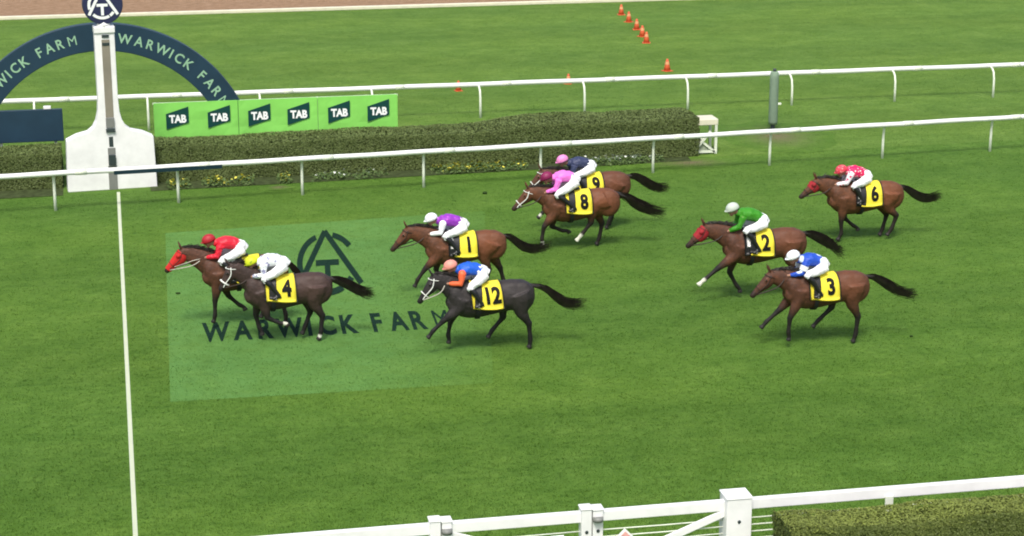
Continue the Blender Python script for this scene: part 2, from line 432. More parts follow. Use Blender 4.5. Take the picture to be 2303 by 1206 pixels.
# ------------------------------------------------------------------ flowers in the bed
def flower_stuff(name, label, spots, n, colr, seed, cen):
    r_ = np.random.default_rng(seed); root = empty(name, cen); tag(root, label, "flowers"); c = np.array(cen)
    P, T = [], []; FV = MB()
    for _ in range(n):
        x0, x1 = spots[r_.integers(len(spots))]; x = r_.uniform(x0, x1)
        y = 57.25 + .045 * x + r_.uniform(.0, .75); h = r_.uniform(.05, .2)
        for k in range(9):
            P.append((x + r_.normal(0, .06), y + r_.normal(0, .06), r_.uniform(.01, h)))
        if r_.random() < .9:
            a0 = r_.uniform(0, 6.28); s = r_.uniform(.03, .058); tilt = r_.normal(0, .4, 2); V = [(x, y, h + .01)]
            for i in range(10):
                a = a0 + i * math.pi / 5; q = s if i % 2 == 0 else s * .6
                dx, dy = q * math.cos(a), q * math.sin(a); V.append((x + dx, y + dy, h + .01 + dx * tilt[0] + dy * tilt[1] - dy * .5))
            FV.add(np.array(V) - c, [(0, 1 + i, 1 + (i + 1) % 10) for i in range(10)])
    P = np.array(P)
    leaves(P - c, np.tile((0, -.3, 1.), (len(P), 1)), .045, r_.uniform(.2, 1, len(P)), "leaves", M_bedleaf, root)
    FV.build("blossoms", colr, root, kind='stuff')
    root['kind'] = 'stuff'
M_bedleaf = leaf_mat("bed_leaf", (.035, .075, .018, 1), (.065, .11, .028, 1), (.11, .16, .05, 1))
M_yel = plain("yellow_petals", (.72, .66, .10, 1), .6, .2, .2, 9)
M_wpet = plain("white_petals", (.74, .78, .70, 1), .6, .2, .1, 9)
flower_stuff("yellow_flowers", "yellow flowers in the bed right of the winning post", [(1.5, 2.0), (2.4, 3.0), (2.8, 3.9), (4.7, 5.0)], 170, M_yel, 1, (2.6, 57.5, 0))
flower_stuff("white_flowers", "faint white flowers in the bed between second and third rail posts", [(5.6, 6.6), (6.2, 8.0)], 70, M_wpet, 2, (6.5, 57.6, 0))
flower_stuff("yellow_flowers", "yellow flowers in the bed just ahead of horse number 8", [(9.4, 10.2), (9.9, 11.2), (11.0, 12.3)], 190, M_yel, 3, (10.7, 57.8, 0))
flower_stuff("white_flowers", "bright white flowers in the bed near the hedge end", [(14.2, 15.3), (14.8, 16.6)], 170, M_wpet, 4, (15.3, 57.95, 0))

# ------------------------------------------------------------------ winning post
wp = empty("winning_post", (-.19, 57.85, 0), R(5))
tag(wp, "white winning post with flared base, grey slot and round navy badge on top", "winning post")
prof = [(1.29, 0), (1.27, .8), (1.25, 1.52), (.95, 1.66), (.62, 1.74), (.47, 1.86), (.37, 2.05), (.31, 2.3), (.285, 2.7), (.285, 4.78)]
poly = [(x, z) for x, z in prof] + [(-x, z) for x, z in reversed(prof)]
MB().prism([(x, z) for x, z in poly], -.16, .24).build("post_body", M_white, wp, bevel=.02)
for a, b, mat, nm, wd_, d in ((2.15, 4.42, M_slot, "mirror_strip", .115, .012), (4.48, 4.56, M_greydark, "bracket", .10, .03), (4.25, 4.33, M_greydark, "bracket", .105, .03),
                          (1.86, 2.14, M_grey, "lamp_box", .12, .06), (1.72, 1.82, M_greydark, "bracket", .13, .07), (1.28, 1.58, M_greydark, "slot", .06, .012),
                          (1.05, 1.25, M_grey, "slot", .11, .014), (.74, 1.04, M_greydark, "camera_box", .105, .07), (0.0, .72, M_grey, "foot_strip", .125, .012)):
    MB().box((-wd_ + .02, -.16 - d, a), (wd_ + .02, -.15, b)).build(nm, mat, wp, bevel=.006)
MB().box((-.30, -.20, 4.60), (.30, .26, 4.80)).build("collar", M_white, wp, bevel=.03)
MB().tube([(0, .02, 4.78), (0, .02, 4.88), (0, .02, 4.95)], [.22, .16, .14], n=20).build("neck", M_white, wp, True)
dz = 5.42
k = 48; V = [(.57 * math.cos(2 * math.pi * i / k), .57 * math.sin(2 * math.pi * i / k) + dz) for i in range(k)]
MB().prism(V, -.13, .16).build("badge_disc", M_badge, wp, bevel=.03)
mb = MB(); emblem(mb, lambda u, v, i: (.37 * u - .02, -.134 - .002 * i, dz - .01 + .37 * v), .11); mb.build("badge", M_wht, wp)

# arch behind the post
AX, AY, AZ, RO, RI = -.33, 60.4, -.10, 4.61, 3.77
arch = empty("arch", (AX, AY, 0)); tag(arch, "navy arch with pale lettering rising behind the white winning post", "arch")
k = 72; V = []; F = []
for i in range(k + 1):
    a = math.pi * i / k
    for r, y in ((RI, -.12), (RO, -.12), (RO, .12), (RI, .12)): V.append((r * math.cos(a), y, AZ + r * math.sin(a)))
for i in range(k):
    for j in range(4):
        a, b = i * 4 + j, i * 4 + (j + 1) % 4; F.append((a, a + 4, b + 4, b))
F += [(3, 2, 1, 0), tuple(4 * k + j for j in range(4))]
MB().add(V, F).build("arch_band", M_navy, arch, bevel=.02)
def arch_text(a_list, chars):
    for ch, a in zip(chars, a_list):
        if ch == ' ': continue
        a = R(a); mb = MB(); rm = (RO + RI) / 2
        def fn(u, v, a=a):
            r = rm + (v - .5) * .30; t = a + u * .28 / rm
            return (r * math.sin(t), -.128, AZ + r * math.cos(t))
        put_text(mb, ch, fn, .02); mb.build("letter", M_letter, arch)
txt = "WARWICK FARM"
adv = [0, 6.0, 11.0, 16.4, 20.6, 24.4, 29.2, 33, 36.6, 41.2, 46.0, 51.2]
arch_text([10.2 + a * .965 for a in adv], txt)
arch_text([-60.6 + a * .965 for a in adv], txt)

# navy board to its left
bd = empty("sponsor_board", (-3.6, 60.2, 0)); tag(bd, "plain navy board standing behind the short hedge end", "board")
MB().box((-1.9, -.05, 1.0), (2.05, .05, 1.99)).build("panel", M_navy, bd, bevel=.02)
for x in (-1.6, .2, 1.8): MB().box((x - .04, .05, 0), (x + .04, .13, 1.9)).build("leg", M_post, bd)
MB().box((1.50, -.06, 1.992), (1.72, .06, 2.08)).build("bracket", M_white, bd, bevel=.01)

# green banner
bn = empty("banner", (1.15, 60.25, 0)); tag(bn, "bright green banner of three panels with six dark logos behind hedge", "banner")
for x0, x1 in ((0, 2.54), (2.555, 4.98), (4.995, 7.47)):
    mb = MB(); nx = 10; zt = 2.03; zb = .93; V = []; F = []
    for i in range(nx + 1):
        x = x0 + (x1 - x0) * i / nx
        for j in range(5):
            z = zb + (zt - zb) * j / 4
            V.append((x, -.03 + .012 * math.sin(x * 5 + j) + .01 * mnoise.noise((x * 2, z * 3, 1)), z))
    m_ = len(V); V += [(a, b + .05, c) for a, b, c in V]
    for i in range(nx):
        for j in range(4):
            a = i * 5 + j; F += [(a, a + 5, a + 6, a + 1), (a + m_, a + m_ + 1, a + m_ + 6, a + m_ + 5)]
    for i in range(nx):
        for j in (0, 4): a = i * 5 + j; F.append((a, a + m_, a + m_ + 5, a + 5) if j == 0 else (a, a + 5, a + m_ + 5, a + m_))
    for e in (0, nx):
        for j in range(4): a = e * 5 + j; F.append((a, a + 1, a + m_ + 1, a + m_) if e == 0 else (a, a + m_, a + m_ + 1, a + 1))
    pn = mb.add(V, F).build("panel", M_green, bn)
    for f in (.26, .755):
        cx = x0 + (x1 - x0) * f; cz = 1.54
        if x0 == 0: cx += .04
        q = [(-.34, -.33), (.34, -.13), (.34, .36), (-.34, .15)]
        MB().prism([(cx + a, cz + b) for a, b in q], -.062, -.050).build("logo_patch", M_gdark, pn)
        mb = MB(); put_text(mb, "TAB", lambda u, v: (cx + .20 * u + .01, -.066, cz + .0 + .235 * (v - .5)), .05); mb.build("logo_lettering", M_wht, pn)
MB().bar((-.02, .06, 2.0), (7.49, .06, 2.0), .05, .05).build("frame_bar", M_post, bn)
for x in (.05, 2.5, 4.98, 7.42): MB().box((x - .03, .04, 0), (x + .03, .1, 2.03)).build("leg", M_post, bn)

# white stand closing the hedge
ts = empty("hedge_end_stand", (18.25, 59.2, 0)); tag(ts, "white trestle stand with crossed braces at the hedge end", "stand")
MB().box((-.34, -.35, .93), (.36, .35, 1.12)).build("top", M_cream, ts, bevel=.02)
for x, y in ((.30, -.30), (.30, .30), (-.28, .30)): MB().box((x - .04, y - .04, 0), (x + .04, y + .04, .93)).build("leg", M_post, ts)
for p, q in (((.28, -.36, .06), (-.42, -.36, .62)), ((-.75, -.36, .05), (-.1, -.36, .60)), ((-.85, -.36, .09), (.26, -.36, .09)), ((-.45, -.40, .1), (.1, -.40, .75))):
    MB().bar(p, q, .05, .07).build("brace", M_post, ts)
MB().prism([(-.80, .10), (.1, .10), (-.2, .42), (-.32, .45)], -.34, -.32).build("mesh_infill", plain("pale_mesh", (.30, .34, .26, 1), .7, .2, .3, 12), ts)

# grey pole at the outer rail
po = empty("padded_pole", (21.5, 62.0, 0)); tag(po, "grey padded pole rising from a worn patch before the outer rail", "pole")
MB().tube([(0, 0, 0), (0, 0, .1), (0, 0, .22)], [.07, .07, .07], n=14).build("stem", M_greydark, po, True)
MB().tube([(0, 0, .2), (0, 0, .3), (0, 0, 1.75), (0, 0, 1.95), (0, 0, 1.99)], [.13, .155, .15, .14, .10], n=18).build("pad", M_pole, po, True)
MB().tube([(0, 0, 1.98), (0, 0, 2.08)], [.06, .05], n=12).build("cap", M_greydark, po, True)
tp = empty("sprinkler_tap", (22.5, 65.0, 0)); tag(tp, "small pale tap on the grass beside the grey padded pole", "tap")
MB().tube([(0, 0, 0), (0, 0, .22)], .035, n=8).build("riser", M_greydark, tp, True)
MB().bar((-.12, 0, .26), (.32, 0, .28), .07, .07).build("spout", M_post, tp, bevel=.01)

# orange cones
def cone():
    r_ = empty("marker_cone")
    MB().box((-.17, -.17, 0), (.17, .17, .03)).build("base", M_orange, r_, bevel=.01)
    MB().tube([(0, 0, .03), (0, 0, .24), (0, 0, .46), (0, 0, .48)], [.14, .095, .045, .03], n=14).build("cone_body", M_orange, r_, True)
    MB().tube([(0, 0, .27), (0, 0, .38)], [.094, .070], n=14, cap=False).build("band", M_band, r_, True)
    return r_
def copy_thing(src):
    r_ = src.copy(); COL.objects.link(r_)
    for c in src.children:
        d = c.copy(); COL.objects.link(d); d.parent = r_
    return r_
c0 = cone()
cl = ["farthest orange cone of the slanting row by the dirt track", "second orange cone from the dirt track in the slanting row", "middle orange cone of the slanting row",
      "fourth orange cone from the dirt track in the slanting row", "orange cone ending the slanting row, nearest the outer rail", "lone orange cone just behind the outer rail, above the hedge end",
      "faint orange cone half hidden by the outer rail above the hedge", "orange cone peeping over the outer rail right of green banner"]
for i, (x, y) in enumerate([(23.1, 88.3), (22.88, 86.1), (22.66, 83.9), (22.4, 82.0), (22.12, 80.3), (21.13, 73.6), (16.75, 71.7), (12.45, 71.1)]):
    c = c0 if i == 0 else copy_thing(c0)
    c.location = (x, y, 0); c.rotation_euler.z = i * .7
    if i > 5: c.scale = (.8, .8, .8)
    tag(c, cl[i], "cone", "orange marker cones")

# ------------------------------------------------------------------ near gate fence
gf = empty("gate_fence", (7.0, 28.5, 0)); tag(gf, "white paddock fence with double gate along the bottom of the view", "fence")
G = lambda x, y, z: (x - 7.0, y - 28.5, z)
def gbox(nm, x0, x1, y0, y1, z0, z1, m=M_white, bv=.012): return MB().box(G(x0, y0, z0), G(x1, y1, z1)).build(nm, m, gf, bevel=bv)
for x0, x1 in ((-6, 4.5), (4.82, 6.93), (7.25, 9.30), (9.70, 20)):
    y_ = 28.44
    gbox("top_rail", x0, x1, y_, y_ + .11, 1.07, 1.245)
    gbox("lower_rail", x0, x1, y_ + .02, y_ + .09, .12, .24)
    for zz in (.30, .42, .54, .66, .78, .90):
        MB().tube([G(x0, 28.5, zz), G((x0 + x1) / 2, 28.5, zz - .006), G(x1, 28.5, zz)], .011, n=6).build("wire", M_post, gf, True)
for x0, x1, y0, zt in ((4.47, 4.64, 28.38, 1.30), (4.66, 4.82, 28.40, 1.27), (6.90, 7.07, 28.38, 1.30), (7.09, 7.26, 28.40, 1.27), (9.28, 9.70, 28.30, 1.31)):
    p = gbox("post", x0, x1, y0, y0 + (.20 if x1 - x0 < .3 else .40), 0, zt)
    MB().box((x0 - 7.0 - .012, y0 - 28.5 - .012, zt + .001), (x1 - 7.0 + .012, y0 - 28.5 + (.212 if x1 - x0 < .3 else .412), zt + .035)).build("post_cap", M_white, p, bevel=.012)
    for zz in (.93, .5):
        cx = (x0 + x1) / 2
        MB().tube([G(cx, y0 - .012, zz), G(cx, y0 + .01, zz)], .028, n=10).build("bolt", M_greydark, p, True)
for x in (4.74, 7.17):
    MB().tube([G(x, 28.385, 1.10), G(x, 28.385, 1.17)], .085, n=16).build("latch", M_grey, gf, True)
gbox("post", 12.02, 12.16, 28.40, 28.44, 0, 1.12, M_post); gbox("post", 15.9, 16.04, 28.40, 28.44, 0, 1.12, M_post)
gbox("post", 2.0, 2.14, 28.40, 28.44, 0, 1.12, M_post); gbox("post", -2.0, -1.86, 28.40, 28.44, 0, 1.12, M_post)
for p, q in (((9.30, 1.04), (7.4, .30)), ((4.82, 1.04), (6.85, .30))):
    MB().bar(G(p[0], 28.46, p[1]), G(q[0], 28.46, q[1]), .05, .12).build("brace", M_white, gf, bevel=.01)
bx = empty("notice_plate", (6.50, 28.40, .83)); tag(bx, "small square white plate on the wires left of middle gate posts", "plate")
MB().box((-.10, -.02, -.11), (.12, .02, .07)).build("plate", M_wht, bx, bevel=.008)
MB().box((-.10, -.026, -.11), (-.055, -.0205, .07)).build("clip", M_grey, bx)
bx = empty("notice_plate", (7.62, 28.40, .80)); tag(bx, "pink and white tilted plate on the wires right of middle gate posts", "plate")
q = [(-.15, -.02), (.0, .13), (.16, -.04), (.02, -.16)]
MB().prism(q, -.02, .02).build("plate", M_wht, bx)
MB().prism([(a * .62, b * .62 + .01) for a, b in q], -.027, -.021).build("pink_print", plain("faded_pink", lin(222, 164, 156), .6, .3, .15, 14), bx)
MB().bar((-.05, -.03, .0), (.08, -.03, -.03), .006, .03).build("hook", M_greydark, bx)

# little clods of turf kicked up
M_clod = plain("clod_earth", (.028, .055, .014, 1), .95, .1, .4, 20)
cm = None
for i, (x, y, z, s) in enumerate([(1.25, 46.4, 0, .6), (10.2, 54.0, .25, .9), (17.2, 39.7, 0, .5)]):
    if cm is None:
        mb = MB(); mb.ball((0, 0, .03), (.09, .07, .05), nu=9, nv=6); mb.v[0] += rng.normal(0, .012, mb.v[0].shape); cm = mb.mesh("turf_clod", True); cm.materials.append(M_clod)
    o = bpy.data.objects.new("turf_clod", cm); COL.objects.link(o); o.location = (x, y, z); o.scale = (s,) * 3; o.rotation_euler.z = i
    tag(o, ("small dark clod of turf below the nose of the leading horse", "dark clod of turf flying just ahead of horse number 8", "small dark clod of turf behind the hooves of horse number 3")[i], "clod", "turf clods on the track")
# ------------------------------------------------------------------ grass blades standing in the turf (dyed where the advert is)
def grass_blades():
    n = 430000
    u = rng.uniform(0, 1, n); Y0, Y1 = 29.2, 92.2
    Y = 1 / (1 / Y0 + (1 / Y1 - 1 / Y0) * u)                       # thins out with distance
    X = rng.uniform(-.13, .62, n) * Y + rng.uniform(-1, 1, n) * 1.5
    k = ~(((Y > 57.3 + .045 * X) & (Y < 60.6)) & (X < 18.6)) & ~((np.abs(X + .04) < .07) & (Y < 57.4)); X, Y = X[k], Y[k]; n = len(X)
    mat = np.where(Y > 57.68 + .0424 * X, 3, 0)
    inq = (Y > 38.6) & (Y < 52.3 + (X - 1.15) * .078) & (X > .78 + (Y - 38.6) * .027) & (X < 7.43 + (Y - 38.45) * .177); mat[inq] = 1
    idx = np.where(inq)[0]; P = np.stack([X[idx], Y[idx]], 1); hit = np.zeros(len(idx), bool)
    for o in logo.children:
        if o.name.startswith("panel"): continue
        v = np.array([x.co[:2] for x in o.data.vertices]) + np.array(off[:2])
        for pl in o.data.polygons:
            q = v[list(pl.vertices)]; c = P[:, 0] * 0 > -1; sg = None
            k2 = (P[:, 0] > q[:, 0].min()) & (P[:, 0] < q[:, 0].max()) & (P[:, 1] > q[:, 1].min()) & (P[:, 1] < q[:, 1].max())
            if not k2.any(): continue
            pp_ = P[k2]; cr = np.stack([(q[(i + 1) % len(q)][0] - q[i][0]) * (pp_[:, 1] - q[i][1]) - (q[(i + 1) % len(q)][1] - q[i][1]) * (pp_[:, 0] - q[i][0]) for i in range(len(q))])
            ins = (cr > 0).all(0) | (cr < 0).all(0); w2 = np.where(k2)[0]; hit[w2[ins]] = True
    mat[idx[hit]] = 2
    a = rng.uniform(0, 2 * np.pi, n); hgt = rng.uniform(.014, .034, n); wd = rng.uniform(.006, .014, n); ln = rng.uniform(.1, .9, n) * hgt; la = rng.uniform(0, 2 * np.pi, n)
    b0 = np.stack([X - np.cos(a) * wd, Y - np.sin(a) * wd, np.full(n, .003)], 1); b1 = np.stack([X + np.cos(a) * wd, Y + np.sin(a) * wd, np.full(n, .003)], 1)
    tp = np.stack([X + np.cos(la) * ln, Y + np.sin(la) * ln, hgt], 1)
    V = np.stack([b0, b1, tp], 1).reshape(-1, 3); me = bpy.data.meshes.new("grass_blades")
    me.vertices.add(3 * n); me.vertices.foreach_set("co", V.ravel()); me.loops.add(3 * n); me.loops.foreach_set("vertex_index", np.arange(3 * n))
    me.polygons.add(n); me.polygons.foreach_set("loop_start", np.arange(n) * 3); me.polygons.foreach_set("loop_total", np.full(n, 3))
    link("grass_blades", me, [M_grass, M_panel, M_ink, M_infield], None, 'stuff'); me.polygons.foreach_set("material_index", mat); me.update(calc_edges=True)
grass_blades()
# ------------------------------------------------------------------ horses
def coat(name, base, hi, points):
    m = NT(name, .58, .28); p = m.obj()
    n1 = m.noise(p, 2.6, 4); n2 = m.noise(p, 14, 4)
    k = lambda c, f: tuple(x * f for x in c[:3]) + (1,)
    c = m.ramp(n1, [(.32, k(base, .72)), (.52, base), (.72, hi)])
    c = m.mix(.4, c, m.ramp(n2, [(.3, k(base, .7)), (.7, k(hi, 1.15))]))
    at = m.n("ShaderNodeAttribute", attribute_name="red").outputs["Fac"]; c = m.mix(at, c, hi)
    at = m.n("ShaderNodeAttribute", attribute_name="points").outputs["Fac"]; c = m.mix(at, c, points)
    at = m.n("ShaderNodeAttribute", attribute_name="sock").outputs["Fac"]; c = m.mix(at, c, (.62, .62, .52, 1))
    at = m.n("ShaderNodeAttribute", attribute_name="hoof").outputs["Fac"]; c = m.mix(at, c, (.022, .020, .018, 1))
    m.col(c); m.bump(m.noise(p, 6, 4), .55, .05)
    return m.m
COATS = dict(
    bay=coat("bay_coat", (.072, .033, .021, 1), (.145, .054, .026, 1), (.014, .012, .010, 1)),
    brightbay=coat("bright_bay_coat", (.088, .038, .020, 1), (.175, .062, .027, 1), (.016, .012, .010, 1)),
    darkbay=coat("dark_bay_coat", (.050, .026, .019, 1), (.085, .038, .024, 1), (.013, .011, .010, 1)),
    brown=coat("brown_coat", (.042, .027, .023, 1), (.068, .040, .033, 1), (.013, .011, .011, 1)),
    black=coat("black_coat", (.024, .021, .021, 1), (.040, .034, .033, 1), (.011, .010, .010, 1)))
def hair_mat(name, c):
    m = NT(name, .45, .4); n = m.noise(m.obj(), 9, 4)
    m.col(m.ramp(n, [(.3, tuple(x * .6 for x in c[:3]) + (1,)), (.7, tuple(x * 1.5 for x in c[:3]) + (1,))])); return m.m
M_hair = hair_mat("black_hair", (.020, .016, .013, 1))
M_cloth = plain("yellow_saddle_cloth", (.83, .70, .055, 1), .75, .2, .07, 9, .2)
M_num = plain("black_numerals", (.008, .008, .008, 1), .7, .2)
M_wcloth = plain("white_pad", (.72, .72, .68, 1), .8, .2, .1, 8)
M_girth = plain("dark_girth", (.02, .02, .022, 1), .7, .3, .2, 8)
M_redhood = plain("red_hood", (.50, .022, .020, 1), .7, .25, .2, 10, .2)
M_dredhood = plain("dark_red_hood", (.30, .020, .026, 1), .7, .25, .25, 10, .2)
M_tack = plain("brown_bridle", (.03, .018, .012, 1), .5, .4)
M_wtack = plain("white_bridle", (.74, .76, .70, 1), .5, .3)
M_rein = plain("pale_rein", (.42, .40, .34, 1), .6, .3)
M_eye = plain("horse_eye", (.006, .005, .005, 1), .1, .6)

# torso outline: x, top, bottom, half width
TOR = np.array([(-1.10, 1.25, 1.00, .08), (-1.05, 1.325, .90, .16), (-.94, 1.395, .83, .225), (-.80, 1.44, .79, .27), (-.62, 1.455, .76, .285), (-.45, 1.445, .74, .28),
                (-.25, 1.42, .70, .29), (-.02, 1.415, .655, .305), (.16, 1.445, .635, .30), (.30, 1.475, .635, .275), (.42, 1.475, .66, .255), (.55, 1.42, .71, .235),
                (.66, 1.32, .80, .195), (.74, 1.19, .92, .11)])
def tor(x): return [float(np.interp(x, TOR[:, 0], TOR[:, i])) for i in (1, 2, 3)]

def unit(v): v = np.array(v, float); return v / np.linalg.norm(v)
def dirx(a): return np.array((math.sin(R(a)), 0, -math.cos(R(a))))

def smooth_path(P, n=4):
    """Catmull-Rom through the points"""
    P = [np.array(p, float) for p in P]; Q = [2 * P[0] - P[1]] + P + [2 * P[-1] - P[-2]]; out = []
    for i in range(1, len(Q) - 2):
        for k in range(n):
            t = k / n; a, b, c, d = Q[i - 1:i + 3]
            out.append(.5 * ((2 * b) + (c - a) * t + (2 * a - 5 * b + 4 * c - d) * t * t + (3 * b - a - 3 * c + d) * t ** 3))
    out.append(P[-1]); return np.array(out)

HEAD = [(-.07, .045, -.06, .05), (0, .095, -.13, .082), (.10, .095, -.165, .098), (.20, .088, -.185, .098), (.32, .078, -.165, .086), (.42, .066, -.115, .070), (.52, .055, -.088, .058), (.60, .055, -.082, .056), (.655, .05, -.075, .054), (.69, .03, -.05, .036)]

def make_horse(cfg):
    L = cfg.get('leg', 1.0); poll = np.array((cfg['poll'][0], 0, cfg['poll'][1])); nose = np.array((cfg['nose'][0], 0, cfg['nose'][1]))
    root = empty("horse", (cfg['x'], cfg['y'], cfg.get('dz', 0)), math.pi + R(cfg.get('yaw', 0)), cfg.get('s', 1))
    root.scale.x *= 1.04
    tag(root, cfg['label'], "horse", "racehorses galloping to the line")
    mb = MB()
    xs = TOR[:, 0]
    mb.tube([(x, 0, (t + b) / 2) for x, t, b, w_ in TOR], TOR[:, 3], (TOR[:, 1] - TOR[:, 2]) / 2, n=22, fixed=(1, 0, 0))
    # rump and shoulder masses
    rot = Matrix.Rotation(R(25), 3, 'Y')
    for s in (1, -1):
        mb.ball((-.80, s * .125, 1.08), (.30, .15, .34)); mb.ball((-.60, s * .12, 1.16), (.28, .14, .27))
        mb.ball((.49, s * .14, 1.06), (.22, .118, .36), rot); mb.ball((.64, s * .09, 1.00), (.14, .11, .17))
    d = unit(nose - poll); up = np.array((-d[2], 0, d[0])); up = up if up[2] > 0 else -up
    hs = np.linalg.norm(nose - poll) / .68
    hp = lambda t, h, y=0: poll + d * t * hs + up * h + np.array((0, y, 0))
    # neck
    base = np.array((.40, 0, 1.15)); end = hp(.03, -.045)
    mid = base * .5 + end * .5 + np.array((0, 0, .035)); Q = smooth_path([base, base * .75 + end * .25 + np.array((0, 0, .02)), mid, base * .22 + end * .78 + np.array((0, 0, .02)), end], 3)
    tt = np.linspace(0, 1, len(Q))
    mb.tube(Q, np.interp(tt, [0, .3, .7, 1], [.185, .14, .105, .088]), np.interp(tt, [0, .3, .7, 1], [.345, .28, .205, .15]), n=16)
    # head
    H = HEAD
    mb.tube([hp(t, (a + b) / 2) for t, a, b, w_ in H], [h[3] for h in H], [(h[1] - h[2]) / 2 for h in H], n=14, fixed=d)
    for s in (1, -1):
        e0 = hp(-.01, .085, s * .05); e1 = hp(-.05, .16, s * .065); e2 = hp(-.10, .235, s * .055)
        mb.tube([e0, e1, e2], [.034, .036, .012], [.026, .026, .010], n=8)
        mb.ball(hp(.19, .03, s * .082), .032)
    legs = []; lowest = 9
    for kind, s, ang in cfg['legs']:
        if kind == 'f':
            a1, a2, a3 = ang; el = np.array((.42 + .13 * math.sin(R(a1)), s * .14, .92 - .02 * abs(math.sin(R(a1)))))
            kn = el + dirx(a1) * .43 * L; fe = kn + dirx(a2) * .30 * L; co = fe + dirx(a3) * .12; to = co + dirx(a3 * .6 + 18) * .085
            J = [el, kn, fe, co, to]
            sh = np.array((.45, s * .13, 1.12))
            P = [sh, el, el * .5 + kn * .5, el * .12 + kn * .88, kn, kn * .85 + fe * .15, kn * .5 + fe * .5, fe * .92 + kn * .08, fe, co, co * .4 + to * .6, to]
            rad = [.17, .130, .096, .066, .064, .053, .044, .048, .052, .044, .060, .062]
        else:
            a0, a1, a2, a3 = ang; hip = np.array((-.74, s * .13, 1.19))
            stf = hip + dirx(a0) * .35; hk = stf + dirx(a1) * .45 * L; fe = hk + dirx(a2) * .36 * L; co = fe + dirx(a3) * .12; to = co + dirx(a3 * .6 + 15) * .085
            J = [stf, hk, fe, co, to]
            back = np.array((-.06, 0, .02))
            P = [hip, stf * .5 + hip * .5 + back, stf + back, stf * .62 + hk * .38, stf * .2 + hk * .8, hk, hk * .85 + fe * .15, hk * .5 + fe * .5, fe, co, co * .4 + to * .6, to]
            rad = [.225, .21, .172, .122, .078, .070, .055, .046, .052, .045, .060, .062]
        P = np.array(P); r1 = np.array(rad); r2 = r1 * np.array([1.2, 1.2, 1.15, 1.1, 1.05, 1.1, 1.1, 1.05, 1.08, 1.0, 1.0, 1.0])
        mb.tube(P, r1, r2, n=12); legs.append((kind, s, np.array(J), cfg.get('socks', {}).get((kind, s), 0))); lowest = min(lowest, to[2])
    me = union(mb, .0185, 8, .5)
    root.location.z = max(-.10, min(.22, -(lowest - .03) * root.scale.z))   # the lowest hoof touches the turf
    # coat markings kept as point attributes
    n = len(me.vertices); co = np.empty(n * 3); me.vertices.foreach_get("co", co); co = co.reshape(-1, 3)
    pts = np.zeros(n); sock = np.zeros(n); hoof = np.zeros(n)
    for kind, s, J, sk in legs:
        best = np.full(n, 9.); para = np.zeros(n)
        for i in range(4):
            a, b = J[i], J[i + 1]; ab = b - a; t = np.clip(((co - a) @ ab) / (ab @ ab), 0, 1); dd = np.linalg.norm(co - a - t[:, None] * ab, axis=1)
            k = dd < best; best[k] = dd[k]; para[k] = i + t[k]
        near = np.clip((.16 - best) / .06, 0, 1)
        pts = np.maximum(pts, near * np.clip((para - .45) / .5, 0, 1))
        if sk: sock = np.maximum(sock, near * np.clip((para - (3 - sk)) / .15, 0, 1))
        hoof = np.maximum(hoof, near * np.clip((para - 3.05) / .15, 0, 1) * (0 if sk > 1 else 1))
    tn = (co - poll) @ d / hs; hd = np.linalg.norm(co - (poll + d * .62 * hs), axis=1)
    pts = np.maximum(pts, np.clip((.20 - hd) / .14, 0, 1) * .85)
    crest = np.clip((co[:, 2] - 1.1) / .2, 0, 1) * 0
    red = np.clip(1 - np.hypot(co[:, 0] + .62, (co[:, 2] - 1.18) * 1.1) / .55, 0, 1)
    bl = cfg.get('blaze', 0)
    if bl:
        hz = (co - poll) @ up; k = (tn > .12) & (tn < .66) & (hz > .035) & (np.abs(co[:, 1]) < .032); sock[k] = 1
    for nm, a in (("points", pts), ("sock", sock), ("hoof", hoof), ("red", red)):
        at = me.attributes.new(nm, 'FLOAT', 'POINT'); at.data.foreach_set("value", a.astype(np.float32))
    link("body", me, COATS[cfg['coat']], root)
    for s in (1, -1): MB().ball(hp(.195, .032, s * .103), .017).build("eye", M_eye, root, True)
    # mane
    mb = MB(); r_ = random.Random(cfg['seed'])
    crestp = [hp(-.02, .09)] + [Q[i] + np.array((-.25, 0, .97)) * np.interp(tt[i], [0, .3, .7, 1], [.345, .28, .205, .15]) for i in range(len(Q) - 2, 3, -1)]
    cp = smooth_path(crestp, 6)
    for i in range(170):
        p = cp[r_.randrange(len(cp))] + np.array((r_.gauss(0, .012), r_.gauss(0, .014), -.015)); ln = r_.uniform(.10, .20)
        dr = unit((-.9 + r_.gauss(0, .15), r_.gauss(.12, .3), .30 + r_.gauss(0, .22)))
        q = p + dr * ln * .5; e = p + dr * ln + np.array((0, 0, -.035)); s_ = np.array((0, .007, .009)); s2 = np.array((.004, -.008, .006))
        for a in (s_, s2): mb.add([p - a * 1.2, p + a * 1.2, q + a, e, q - a], [(0, 1, 2, 4), (4, 2, 3)])
    mb.build("mane", M_hair, root)
    # tail
    tl = cfg['tail']; T = smooth_path([(-1.0, 0, 1.30)] + [(x, y_ if y_ else 0, z) for x, y_, z in tl], 6)
    mb = MB(); m_ = len(T); u = np.linspace(0, 1, m_)
    mb.tube(T, np.interp(u, [0, .2, .6, .9, 1], [.042, .046, .040, .018, .004]) * cfg.get('bush', 1), np.interp(u, [0, .2, .6, .9, 1], [.042, .044, .036, .016, .004]) * cfg.get('bush', 1), n=9)
